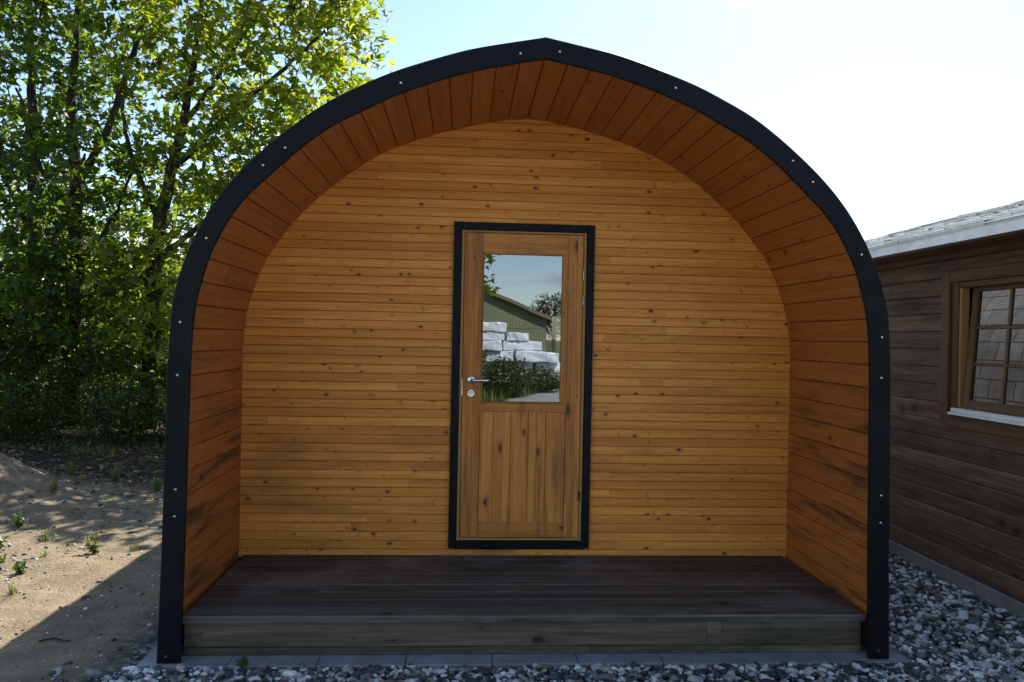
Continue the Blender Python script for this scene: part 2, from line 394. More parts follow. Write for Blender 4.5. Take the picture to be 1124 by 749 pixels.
wl(mx.outputs[2], bg.inputs[0]); bg.inputs[1].default_value = .10; wl(bg.outputs[0], wo.inputs[0])
sd = bpy.data.lights.new('sun', 'SUN'); sd.energy = 4.6; sd.angle = R(.5); sd.color = (1., .93, .82)
so = bpy.data.objects.new('sun', sd); C.objects.link(so); so.rotation_euler = (-SUN).to_track_quat('-Z', 'Y').to_euler()
so.location = SUN * 40
scene.view_settings.view_transform = 'Standard'; scene.view_settings.look = 'None'
scene.view_settings.exposure = 1.2; scene.view_settings.gamma = 1
scene.view_settings.use_curve_mapping = False
cy = scene.cycles
cy.max_bounces = 8; cy.diffuse_bounces = 5; cy.glossy_bounces = 4; cy.transmission_bounces = 6; cy.transparent_max_bounces = 12
cy.sample_clamp_indirect = 8; cy.caustics_reflective = False; cy.caustics_refractive = False
cy.use_denoising = True

# ------------------------------------------------------------------ the pod
D = 1.138; ZD = .2345; YR = 6.1
LIN = [(1.781, 0), (1.781, .7), (1.781, 1.35), (1.776, 1.6), (1.757, 1.78), (1.713, 1.94), (1.655, 2.09), (1.56, 2.245), (1.41, 2.43), (1.225, 2.60), (1.025, 2.75), (.82, 2.86), (.585, 2.945), (.41, 2.995), (.16, 3.049), (0, 3.064)]
TOUT = [(1.84, .031), (1.826, .6), (1.817, 1.28), (1.811, 1.55), (1.796, 1.78), (1.771, 1.90), (1.727, 2.035), (1.65, 2.2), (1.545, 2.36), (1.415, 2.505), (1.24, 2.66), (1.07, 2.785), (.91, 2.872), (.755, 2.945), (.57, 3.012), (.42, 3.06), (.30, 3.09), (0, 3.149)]
TIN = [(1.727, .031), (1.716, .6), (1.707, 1.28), (1.701, 1.56), (1.686, 1.76), (1.655, 1.9), (1.61, 2.045), (1.525, 2.21), (1.45, 2.31), (1.365, 2.395), (1.2, 2.55), (1.045, 2.668), (.89, 2.752), (.75, 2.825), (.575, 2.895), (.41, 2.95), (.31, 2.977), (0, 3.041)]
lin = catmull(LIN, 8)
def resample(P, n):
    P = np.array(P); d = np.r_[0, np.cumsum(np.linalg.norm(np.diff(P, axis=0), axis=1))]
    s = np.linspace(0, d[-1], n); return np.c_[np.interp(s, d, P[:, 0]), np.interp(s, d, P[:, 1])], d[-1]
_lz = np.array([p[1] for p in lin]); _lx = np.array([p[0] for p in lin])
def halfw(z): return float(np.interp(z, _lz, _lx))

pod = empty('camping_pod', (0, 0, 0), 'arched wooden camping pod with black edge trim, glazed pine door and small covered deck', 'camping pod')

# outer shell (shingled outside, dark wood inside)
shell_o = resample([(p[0] - .004 if p[0] > .01 else 0, p[1] - .005) for p in catmull(TOUT, 8)], 60)[0]; shell_o[0, 1] = .0
shell_i = resample([(p[0] + .0195 if p[0] > .01 else 0, p[1] + .021) for p in lin], 60)[0]; shell_i[0, 1] = .0
mb = MB()
for sgn in (-1, 1):
    acc = 0
    for i in range(59):
        a, b = shell_o[i], shell_o[i + 1]; l = float(np.hypot(*(b - a)))
        q = [(sgn * a[0], .016, a[1]), (sgn * b[0], .016, b[1]), (sgn * b[0], YR + .12, b[1]), (sgn * a[0], YR + .12, a[1])]
        u = [(.02, acc), (.02, acc + l), (YR, acc + l), (YR, acc)]
        if sgn > 0: q, u = q[::-1], u[::-1]
        mb.face(q, u, .5, 0)
        c, d = shell_i[i], shell_i[i + 1]
        q2 = [(sgn * c[0], .016, c[1]), (sgn * d[0], .016, d[1]), (sgn * d[0], YR + .12, d[1]), (sgn * c[0], YR + .12, c[1])]
        mb.face(q2 if sgn > 0 else q2[::-1], None, .5, 1)
        for yy in (.016, YR + .12):
            mb.face([(sgn * a[0], yy, a[1]), (sgn * b[0], yy, b[1]), (sgn * d[0], yy, d[1]), (sgn * c[0], yy, c[1])], None, .5, 1)
        acc += l
sub(mb.build('roof_shell', [M['shingle'], M['inside']]), pod)

# lining planks of the porch, running front to back
mb = MB(); PW = .1225
L_, tot = resample(lin, 2000)
S = np.linspace(0, tot, 2000)
def at(s): return np.array([np.interp(s, S, L_[:, 0]), np.interp(s, S, L_[:, 1])])
for sgn in (-1, 1):
    s1 = tot
    while s1 > .2:
        s0 = max(s1 - PW, .15)
        a, b = at(s0), at(s1)
        t = (b - a); W = np.linalg.norm(t); t /= W
        nn = np.array([-t[1], t[0]])                     # inward for the +x side
        V = Vector((sgn * t[0], 0, t[1])); N = Vector((sgn * nn[0], 0, nn[1]))
        th = .018
        o = Vector((sgn * a[0], .016, a[1])) - N * th + V * .0008
        # two pieces on some courses
        cut = random.choice([0, 0, 0, random.uniform(.35, .8)])
        if cut:
            mb.board(o, (0, 1, 0), V, N, cut - .001, W - .003, th, .0045)
            mb.board(o + Vector((0, cut, 0)), (0, 1, 0), V, N, D + .01 - .016 - cut, W - .003, th, .0045)
        else:
            mb.board(o, (0, 1, 0), V, N, D + .01 - .016, W - .003, th, .0045)
        s1 = s0
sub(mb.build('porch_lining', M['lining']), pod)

# front wall boards
mb = MB(); z = ZD - .02; PB = .0565
DX0, DX1, DZ0, DZ1 = -.4576, .4537, .2846, 2.3846
while z < 3.06:
    hw = min(halfw(z) + .02, 1.79)
    spans = [(-hw, hw)]
    if z > .26 and z + PB < 2.375: spans = [(-hw, DX0 + .03), (DX1 - .03, hw)]
    for a, b in spans:
        x = a
        while x < b - .01:
            ln = random.uniform(.5, 2.8) if random.random() < .75 else random.uniform(.1, .4)
            e = min(b, x + ln)
            if b - e < .25: e = b
            mb.board((x, D + .022, z), (1, 0, 0), (0, 0, 1), (0, -1, 0), e - x - .0008, PB - .0018, .022 + random.uniform(-.0010, .0010), .0036)
            x = e
    z += PB
sub(mb.build('front_wall', M['wall']), pod)
mb = MB(); z = .05
while z < 3.0:
    hw = min(halfw(z + .1), 1.79); spans = [(-hw, hw)] if (z + .1 < .28 or z > 2.37) else [(-hw, DX0 + .05), (DX1 - .05, hw)]
    for a, b in spans: mb.board((a, D + .055, z), (1, 0, 0), (0, 0, 1), (0, -1, 0), b - a, .1, .028, .001)
    z += .1
sub(mb.build('wall_backing', M['inside']), pod)

# deck boards + front riser
mb = MB(); y = .068; k = 0
while y < D - .02:
    wd = min(.1205, D + .005 - y)
    xs = [-1.745, 1.748]
    for a, b in zip(xs[:-1], xs[1:]):
        dz = random.uniform(-.0012, .0012)
        sec = [(0, 0), (wd - .004, 0), (wd - .004, .028), (wd - .010, .034), (.010, .034), (.003, .031), (0, .026)]
        mb.prism((a, y, ZD - .034 + dz), (1, 0, 0), (0, 1, 0), (0, 0, 1), b - a, sec, random.random(), random.uniform(0, 50), random.uniform(0, 50), [0, 0, 0, 0, 1 if k == 0 or random.random() < .45 else 0, 1 if k == 0 else 0, 0])
    y += wd; k += 1
sub(mb.build('deck', [M['deck'], M['deck_edge']]), pod)
for nm, z0, z1, y0, cuts in (('riser_board', .0715, .1985, .085, [-1.74, -1.655, .905, .985, 1.73]), ('lower_riser_board', .029, .0685, .088, [-1.74, -.31, .3, 1.735])):
    mb = MB()
    for a, b in zip(cuts[:-1], cuts[1:]):
        mb.board((a + .001, y0 + .03, z0), (1, 0, 0), (0, 0, 1), (0, -1, 0), b - a - .002, z1 - z0, .03, .004)
    sub(mb.build(nm, M['fascia']), pod)
mb = MB(); mb.box((-1.74, .13, .03), (1.74, .17, .19)); mb.box((-1.76, .17, .10), (1.76, YR, .195))
sub(mb.build('floor_frame', M['inside']), pod)

# black edge trim in eight lengths, with screws
to, ti = catmull(TOUT, 10), catmull(TIN, 10)
to, ti = resample(to, 400)[0], resample(ti, 400)[0]
def nearest(P, q): return int(np.argmin(np.hypot(P[:, 0] - q[0], P[:, 1] - q[1])))
cuts = [((1.84, .03), (1.73, .03)), ((1.823, .80), (1.713, .80)), ((1.811, 1.56), (1.701, 1.56)), ((1.375, 2.545), (1.30, 2.46)), ((0, 3.15), (0, 3.04))]
SCREWS = {-1: [(1.639, 2.1), (1.756, 1.69), (1.271, 2.552), (1.375, 2.463), (.716, 2.891), (.128, 3.061), (1.765, 1.432), (1.764, .877), (1.766, .746), (1.795, .064)],
          1: [(.068, 3.078), (.659, 2.922), (1.273, 2.576), (1.38, 2.471), (1.644, 2.108), (1.762, 1.687), (1.764, 1.478), (1.777, .873), (1.777, .733), (1.782, .073)]}
for sgn in (-1, 1):
    segs = []
    for k in range(4):
        io = [nearest(to, cuts[k][0]), nearest(to, cuts[k + 1][0])]; ii = [nearest(ti, cuts[k][1]), nearest(ti, cuts[k + 1][1])]
        n = 28
        A = np.array([to[int(round(j))] for j in np.linspace(io[0], io[1], n)]); B = np.array([ti[int(round(j))] for j in np.linspace(ii[0], ii[1], n)])
        gap = .0003
        if k > 0: A[0] += (A[1] - A[0]) * gap / np.linalg.norm(A[1] - A[0]); B[0] += (B[1] - B[0]) * gap / np.linalg.norm(B[1] - B[0])
        if k < 3: A[-1] -= (A[-1] - A[-2]) * gap / np.linalg.norm(A[-1] - A[-2]); B[-1] -= (B[-1] - B[-2]) * gap / np.linalg.norm(B[-1] - B[-2])
        Dp, bv = (.014, .0035)
        mb = MB(); rings = []
        for a, b in zip(A, B):
            d = (b - a) / np.linalg.norm(b - a)
            w = [(a, Dp), (a, bv), (a + d * bv, 0.), (b - d * bv, 0.), (b, bv), (b, Dp)]
            rings.append([(sgn * q[0], yy, q[1]) for q, yy in w])
        base = len(mb.v)
        for rg in rings: mb.v.extend(rg)
        for i in range(n - 1):
            for j in range(6):
                j2 = (j + 1) % 6
                q = (base + i * 6 + j, base + i * 6 + j2, base + (i + 1) * 6 + j2, base + (i + 1) * 6 + j)
                mb.f.append(q if sgn < 0 else q[::-1]); mb.uv.extend([(0, 0)] * 4); mb.t.append(.5); mb.mi.append(0)
        for e, fl in ((0, True), (n - 1, False)):
            q = tuple(base + e * 6 + j for j in range(6))
            mb.f.append(q[::-1] if fl == (sgn < 0) else q); mb.uv.extend([(0, 0)] * 6); mb.t.append(.5); mb.mi.append(0)
        segs.append((sub(mb.build('edge_trim', M['trim']), pod), (A + B) / 2))
    for (sx, sz) in SCREWS[sgn]:
        best = min(segs, key=lambda s: np.min(np.hypot(s[1][:, 0] - sx, s[1][:, 1] - sz)))
        mb = MB(); mb.tube([(sgn * sx, .004, sz), (sgn * sx, -.002, sz), (sgn * sx, -.0045, sz)], [.0062, .0062, .0035], 10)
        sub(mb.build('screw', M['screw_rust'] if sz < .1 else M['screw'], smooth=False), best[0])

# door: black casing, pine jamb, leaf, glass, hardware
mb = MB(); y0, y1 = D - .030, D + .02; tw = .050
mb.box((DX0, y0, DZ0), (DX0 + tw, y1, DZ1), .5, .003, 2); mb.box((DX1 - tw, y0, DZ0), (DX1, y1, DZ1), .5, .003, 2)
mb.box((DX0 + tw, y0, DZ0), (DX1 - tw, y1, DZ0 + tw), .5, .003, 0); mb.box((DX0 + tw, y0, DZ1 - tw), (DX1 - tw, y1, DZ1), .5, .003, 0)
sub(mb.build('door_casing', M['trim']), pod)
jx0, jx1, jz0, jz1 = DX0 + tw, DX1 - tw, DZ0 + tw, DZ1 - tw
mb = MB(); jy = D - .020
mb.box((jx0, jy, jz0), (jx0 + .019, D + .05, jz1), .2, .003, 2); mb.box((jx1 - .019, jy, jz0), (jx1, D + .05, jz1), .25, .003, 2)
mb.box((jx0 + .019, jy, jz1 - .014), (jx1 - .019, D + .05, jz1), .3, .003, 0); mb.box((jx0 + .019, jy, jz0), (jx1 - .019, D + .05, jz0 + .016), .1, .003, 0)
sub(mb.build('door_jamb', M['jamb']), pod)
lx0, lx1, lz0, lz1 = jx0 + .0215, jx1 - .0215, jz0 + .0185, jz1 - .0165
mb = MB(); ly = D - .012; lb = D + .035
mb.box((lx0, ly, lz0), (-.329 + .01, lb, lz1), .75, .002, 2); mb.box((-.329 + .0105, ly + .0005, lz0), (-.270, lb, lz1), .95, .002, 2)
mb.box((.288, ly, lz0), (.345, lb, lz1), .5, .002, 2); mb.box((.3455, ly + .0004, lz0), (lx1, lb, lz1), .35, .002, 2)
mb.box((-.2695, ly, 2.192), (.2875, lb, lz1), .55, .002, 0)
mb.box((-.2695, ly, 1.166), (.2875, lb, 1.222), .85, .004, 0)
mb.box((-.2695, ly, lz0), (.2875, lb, .449), .9, .003, 0)
door = sub(mb.build('door', M['door']), pod)
mb = MB(); gx0, gx1, gz0, gz1 = -.2600, .2485, 1.2300, 2.1840   # glazing beads
yb = ly - .003
mb.box((-.2695, yb, 1.2225), (gx0, lb, 2.1915), .6, .003, 2); mb.box((gx1 + .0, yb, 1.2225), (.2875, lb - .001, 2.1915), .45, .003, 2)
mb.box((gx0, yb, gz1), (gx1, lb, 2.1915), .6, .003, 0); mb.box((-.275, yb - .010, 1.2225), (.2695, lb, gz0), .95, .003, 0)
sub(mb.build('glazing_bead', M['door']), door)
mb = MB(); mb.box((gx0 - .002, D + .004, gz0 - .002), (gx1 + .002, D + .010, gz1 + .002), .5, .0004, 2)
sub(mb.build('glass_pane', M['glass']), door)
mb = MB(); xs = [-.2695, -.180, -.068, .046, .160, .2875]
for a, b in zip(xs[:-1], xs[1:]):
    if b - a > .105 and b < .2 and a > -.2 and a != -.068:      # these two carry a centre groove
        m = (a + b) / 2; tn = random.uniform(.1, .4)
        mb.board((a + .0008, D + .014, .4495), (0, 0, 1), (1, 0, 0), (0, -1, 0), .716, m - a - .001, .018, .0025, tn); mb.board((m, D + .014, .4495), (0, 0, 1), (1, 0, 0), (0, -1, 0), .716, b - m - .001, .018, .0025, tn + .05)
    else: mb.board((a + .0008, D + .014, .4495), (0, 0, 1), (1, 0, 0), (0, -1, 0), .716, b - a - .0016, .018, .003, random.uniform(.15, .6))
sub(mb.build('door_panel', M['door']), door)
def disc(mb, x, z, r, ya, yb_, mi=0): mb.tube([(x, ya, z), (x, yb_ + .003, z), (x, yb_, z)], [r, r, r - .003], 28, mi=mi)
mb = MB(); hx, hz = -.329, 1.368
disc(mb, hx, hz, .0265, ly, ly - .009)
mb.tube([(hx, ly - .008, hz), (hx, ly - .040, hz), (hx + .006, ly - .050, hz), (hx + .018, ly - .053, hz), (hx + .06, ly - .053, hz + .002), (hx + .105, ly - .052, hz + .001), (hx + .116, ly - .047, hz)], [.0095, .0095, .010, .0105, .0095, .009, .007], 14)
sub(mb.build('door_handle', M['chrome'], smooth=True), door)
mb = MB(); disc(mb, -.330, 1.283, .0255, ly, ly - .009); disc(mb, -.330, 1.287, .010, ly - .008, ly - .013); mb.box((-.334, ly - .012, 1.268), (-.326, ly - .006, 1.286))
sub(mb.build('door_lock', M['chrome']), door)
mb = MB(); mb.box((-.3915, jy - .0025, 1.268), (-.3855, D, 1.378), .5, .0006, 2)
sub(mb.build('strike_plate', M['chrome']), door)
for hzc in (2.057, 1.897, .626):
    mb = MB(); xk = lx1 + .002
    mb.tube([(xk, jy - .004, hzc - .031), (xk, jy - .004, hzc - .006)], .0065, 10); mb.tube([(xk, jy - .004, hzc + .004), (xk, jy - .004, hzc + .031)], .0065, 10)
    mb.tube([(xk, jy - .004, hzc - .006), (xk, jy - .004, hzc + .004)], .005, 10)
    sub(mb.build('hinge', M['chrome'] if hzc > 1 else M['dark_metal']), door)

# rear wall with a window that shows through the door glass
mb = MB(); z = .0; bx0, bx1, bz0, bz1 = .712, 1.40, 1.15, 1.955
while z < 3.06:
    hw = min(halfw(z + .06) + .0, 1.80); spans = [(-hw, hw)]
    zt = z + .115
    if zt > bz0 + .02 and z < bz1 - .02: spans = [(-hw, bx0), (bx1, hw)]
    for a, b in spans: mb.board((a, YR, z), (1, 0, 0), (0, 0, 1), (0, 1, 0), b - a, .1148, .05, .003)
    z += .115
sub(mb.build('rear_wall', M['inside']), pod)
mb = MB(); q = .045
mb.box((bx0, YR - .01, bz0 - .03), (bx0 + q, YR + .06, bz1 + .02), .3, .004, 2); mb.box((bx1 - q, YR - .01, bz0 - .03), (bx1, YR + .06, bz1 + .02), .3, .004, 2)
mb.box((bx0 + q, YR - .01, bz0 - .03), (bx1 - q, YR + .06, bz0 + .02), .3, .004, 0); mb.box((bx0 + q, YR - .01, bz1 - .02), (bx1 - q, YR + .06, bz1 + .02), .3, .004, 0)
rw = sub(mb.build('rear_window', M['white_paint']), pod)
mb = MB(); mb.box((bx0 + q - .002, YR + .02, bz0), (bx1 - q + .002, YR + .026, bz1), .5, .0004, 2)
sub(mb.build('window_pane', M['glass_cabin']), rw)

# paving slabs under the front edge
ORD = ['leftmost', 'second from the left', 'third from the left', 'fourth from the left', 'middle', 'fourth from the right', 'third from the right', 'second from the right', 'rightmost']
x0 = -1.930
for i in range(9):
    mb = MB(); wv = .4305
    ox, oy = random.uniform(-.002, .002), random.uniform(-.004, .004)
    e = .006; dz = random.uniform(-.0015, .0)
    mb.box((x0 + i * wv + .0025, -.028 + oy, -.03), (x0 + (i + 1) * wv - .0025, .400 + oy, .029 + dz), .5, e, 0)
    o = mb.build('paving_slab', M['concrete'])
    tag(o, f"grey concrete paving slab under the pod's front edge, {ORD[i]} in the row of nine", 'paving slab', "paving slabs under the pod's front edge")

# ------------------------------------------------------------------ the brown cabin on the right
XW = 2.99; CY0, CY1 = -1.6, 5.2; CX1 = 8.0
cab = empty('wood_cabin', (XW, 0, 0), 'dark brown weathered timber cabin with tilted window and grey metal roof edge', 'cabin')
def cpart(o): return child(o, cab)
WY0, WY1, WZ0, WZ1 = .085, 1.275, 1.245, 2.125      # clear opening in the wall
mb = MB(); z = .121; PC = .1255
while z < 2.44:
    zt = min(z + PC, 2.45)
    spans = [(CY0, CY1)]
    if zt > WZ0 + .01 and z < WZ1 - .01: spans = [(CY0, WY0 - .03), (WY1 + .03, CY1)]
    for a, b in spans:
        sec = [(0, 0), (zt - z - .001, 0), (zt - z - .001, .022), (zt - z - .012, .030), (.004, .030), (0, .022)]
        mb.prism((XW + .03, a, z), (0, 1, 0), (0, 0, 1), (-1, 0, 0), b - a, sec[::-1], random.random(), random.uniform(0, 50), random.uniform(0, 50))
    for yy, sg in ((CY0, -1), (CY1, 1)):                # the two gable walls
        mb.board((XW + .03, yy, z), (1, 0, 0), (0, 0, 1), (0, sg, 0), CX1 - XW - .03, zt - z - .001, .03, .008)
    z += PC
ridge = (5.5, 3.19)
for yy, sg in ((CY0, -1), (CY1, 1)):
    q = [(XW + .02, yy, 2.43), (CX1, yy, 2.43), (ridge[0], yy, 3.10)]
    mb.face(q if sg < 0 else q[::-1], [(p[0], p[2]) for p in (q if sg < 0 else q[::-1])], .5)
cpart(mb.build('wall', M['cabin']))
mb = MB(); mb.box((XW + .035, CY0 + .03, .0), (XW + .06, WY0 - .04, 2.4)); mb.box((XW + .035, WY1 + .04, 0), (XW + .06, CY1 - .03, 2.4))
mb.box((XW + .037, WY0 - .04, 0), (XW + .058, WY1 + .04, WZ0 - .03)); mb.box((XW + .037, WY0 - .04, WZ1 + .03), (XW + .058, WY1 + .04, 2.4))
mb.box((CX1 - .04, CY0, 0), (CX1, CY1, 2.44)); mb.box((XW + .06, CY0 + .04, .12), (CX1 - .05, CY1 - .04, .15)); mb.box((XW + .07, CY0 + .05, 2.40), (CX1 - .05, CY1 - .05, 2.43))
cpart(mb.build('inner_wall', M['dark_room']))
mb = MB(); mb.box((XW - .012, CY0 - .02, -.05), (XW + .2, CY1 + .02, .118), .5, .006, 1)
cpart(mb.build('plinth', M['plinth']))
mb = MB(); ex = 2.665; ez = 2.365; RY0, RY1 = CY0 - .3, CY1 + .3
def roofz(x): return ez + (ridge[1] - ez) * (x - ex) / (ridge[0] - ex)
n = 20
rows = [(ex + (ridge[0] - ex) * i / n, roofz(ex + (ridge[0] - ex) * i / n)) for i in range(n + 1)]
for i in range(n):                                       # lapped courses: each one a shallow step
    a, b = rows[i], rows[i + 1]
    yb_ = RY0
    k = 0
    while yb_ < RY1 - .01:
        ye = min(RY1, yb_ + random.uniform(.25, .4))
        h0 = .014 + random.uniform(0, .012); h1 = .003
        P4 = [(a[0] - .01, yb_, a[1] + h0), (b[0], yb_, b[1] + h1), (b[0], ye - .003, b[1] + h1), (a[0] - .01, ye - .003, a[1] + h0 + random.uniform(-.006, .006))]
        mb.face(P4, [(p[1] + i * .17, p[0]) for p in P4], random.random())
        mb.face([(a[0] - .01, yb_, a[1] - .004), (a[0] - .01, yb_, a[1] + h0), (a[0] - .01, ye - .003, a[1] + h0), (a[0] - .01, ye - .003, a[1] - .004)][::-1], None, .5)
        yb_ = ye
P4 = [(ridge[0], RY0, ridge[1]), (2 * ridge[0] - ex, RY0, ez), (2 * ridge[0] - ex, RY1, ez), (ridge[0], RY1, ridge[1])]
mb.face(P4, [(p[1], p[0]) for p in P4])
P4 = [(ex, RY0, ez - .01), (ridge[0], RY0, ridge[1] - .012), (ridge[0], RY1, ridge[1] - .012), (ex, RY1, ez - .01)]
mb.face(P4)
cpart(mb.build('roof', M['roof_felt']))
mb = MB(); mb.box((ex + .012, RY0 + .01, 2.285), (ex + .035, RY1 - .01, 2.352), .3, .003, 1)
for i in range(10): mb.box((ex + .04 + i * .033, RY0 + .02, 2.29 + i * .0005), (ex + .04 + i * .033 + .032, RY1 - .02, 2.305 + i * .0005), None, .002, 1)
cpart(mb.build('eave_boards', M['cabin_trim']))
mb = MB(); y = RY0
for ln in [.9] * 12:
    e = min(y + ln, RY1)
    if e - y < .02: break
    j = random.uniform(-.0015, .0015)
    mb.box((ex - .004 + j, y, 2.300 + j), (ex + .010, e - .002, 2.372 + j), random.random(), .0015, 1)
    mb.box((ex - .012 + j, y, 2.296 + j), (ex - .0045 + j, e - .002, 2.306 + j), random.random(), .0015, 1)
    mb.box((ex - .016 + j, y, 2.3735 + j), (ex + .10, e - .002, 2.3785 + j), random.random(), .0012, 1)
    y = e
cpart(mb.build('metal_roof_edge', M['zinc']))
# window: outer trim boards > jamb, sash, panes, sill
mb = MB()
mb.box((XW - .028, WY1 + .0, 1.115), (XW - .001, WY1 + .092, 2.165), .4, .004, 2)
mb.box((XW - .028, WY0 - .092, 1.115), (XW - .001, WY0, 2.165), .6, .004, 2)
mb.box((XW - .026, WY0, 2.086), (XW - .001, WY1, 2.165), .5, .004, 1)
mb.box((XW - .030, WY0, 1.095), (XW - .001, WY1, 1.178), .3, .004, 1)
win = cpart(mb.build('window', M['cabin_trim']))
def wsub(o): o.parent = win; return o
mb = MB()
mb.box((XW - .012, WY1 - .075, 1.18), (XW + .055, WY1 - .001, 2.085), .7, .003, 2)
mb.box((XW - .012, WY0 + .001, 1.18), (XW + .055, WY0 + .05, 2.085), .7, .003, 2); mb.box((XW - .010, WY0 + .05, 2.045), (XW + .055, WY1 - .075, 2.085), .7, .003, 1)
wsub(mb.build('window_frame', M['cabin_trim']))
mb = MB(); mb.box((XW - .006, WY1 - .098, 1.235), (XW + .05, WY1 - .0755, 2.044), .2, .002, 2)
wsub(mb.build('inner_jamb', M['jamb']))
mb = MB(); mb.box((XW - .055, WY0 - .02, 1.182), (XW + .06, WY1 - .045, 1.200), .3, .003, 1); mb.box((XW - .040, WY0 - .0, 1.2002), (XW + .06, WY1 - .055, 1.228), .6, .004, 1)
wsub(mb.build('window_sill', M['white_paint']))
# tilted sash: rotates about its bottom edge, top leaning into the room
SY0, SY1, SZ0, SZ1 = WY0 + .055, WY1 - .125, 1.236, 2.075
tilt = math.atan2(.058, SZ1 - SZ0)
Mt = Matrix.Translation((XW, 0, SZ0)) @ Matrix.Rotation(tilt, 4, 'Y') @ Matrix.Translation((-XW, 0, -SZ0))
mb = MB(); b = .055; xa, xb = XW - .004, XW + .036
mb.box((xa, SY0, SZ0), (xb, SY0 + b, SZ1), .4, .004, 2); mb.box((xa, SY1 - b, SZ0), (xb, SY1, SZ1), .5, .004, 2)
mb.box((xa + .0005, SY0 + b, SZ0), (xb, SY1 - b, SZ0 + b), .6, .004, 1); mb.box((xa + .0005, SY0 + b, SZ1 - b), (xb, SY1 - b, SZ1), .5, .004, 1)
for k in (1, 2):
    yy = SY0 + b + (SY1 - SY0 - 2 * b) * k / 3; mb.box((xa + .006, yy - .011, SZ0 + b), (xb - .004, yy + .011, SZ1 - b), .5, .004, 2)
    zz_ = SZ0 + b + (SZ1 - SZ0 - 2 * b) * k / 3; mb.box((xa + .007, SY0 + b, zz_ - .011), (xb - .005, SY1 - b, zz_ + .011), .5, .004, 1)
mb.v = [tuple(Mt @ Vector(p)) for p in mb.v]
wsub(mb.build('window_sash', M['sash']))
mb = MB(); mb.box((XW + .014, SY0 + b - .003, SZ0 + b - .003), (XW + .018, SY1 - b + .003, SZ1 - b + .003), .5, .0004, 1); mb.v = [tuple(Mt @ Vector(p)) for p in mb.v]
wsub(mb.build('window_panes', M['glass_cabin']))
for ya, yb_ in ((SY1 - .17, SY1 + .06), (SY0 - .02, SY0 + .2)):
    mb = MB(); npl = 24; pts = [(XW + .16 + .018 * math.sin(i * 1.25) + .006 * math.sin(i * 3.1), ya + (yb_ - ya) * i / npl) for i in range(npl + 1)]
    for p, q in zip(pts[:-1], pts[1:]): mb.face([(p[0], p[1], 1.2), (q[0], q[1], 1.2), (q[0], q[1], 2.09), (p[0], p[1], 2.09)])
    wsub(mb.build('curtain', M['curtain'], smooth=True))

# ------------------------------------------------------------------ ground
def fbm(x, y, s, seed, oct_=4):
    r = np.random.RandomState(seed); out = np.zeros_like(x); a = 1.; tot_ = 0
    for o in range(oct_):
        for _ in range(4):
            an = r.uniform(0, 2 * np.pi); k = s * 2 ** o * r.uniform(.7, 1.3); ph = r.uniform(0, 6.28)
            out += a * np.sin((x * np.cos(an) + y * np.sin(an)) * k + ph + 1.3 * np.sin((x * np.sin(an) - y * np.cos(an)) * k * .6 + ph)) / 4
        tot_ += a; a *= .5
    return out / tot_
def gz(x, y):
    x = np.asarray(x, float); y = np.asarray(y, float)
    z = .62 * np.exp(-(((x + 6.5) / 1.5) ** 2 + ((y - 3.6) / .9) ** 2)) + .34 * np.exp(-(((x + 5.0) / .66) ** 2 + ((y - 3.5) / .65) ** 2))
    left = np.clip((-1.95 - x) / .5, 0, 1)
    z = z + left * (.034 * fbm(x, y, 1.6, 3) + .024 * fbm(x, y, 6., 5, 3) + .012 * fbm(x, y, 19., 9, 2)) + left * .012
    far = np.clip((y - 12) / 20, 0, 1); z = z + far * .4 * fbm(x, y, .12, 8, 2)
    return z - (1 - left) * .012
def axis(lo, hi, c0, c1, fine):
    mid = np.arange(c0, c1 + 1e-6, fine); a = []
    s, p = fine, c0
    while p > lo: s *= 1.35; p -= s; a.append(p)
    b = []; s, p = fine, c1
    while p < hi: s *= 1.35; p += s; b.append(p)
    return np.r_[a[::-1], mid, b]
gx = axis(-600, 600, -9., 3.2, .06); gy = axis(-600, 900, -.6, 9.5, .06)
GX, GY = np.meshgrid(gx, gy); GZ = gz(GX, GY)
nx, ny = len(gx), len(gy); idx = np.arange(nx * ny).reshape(ny, nx)
ff = np.stack([idx[:-1, :-1], idx[:-1, 1:], idx[1:, 1:], idx[1:, :-1]], -1).reshape(-1)
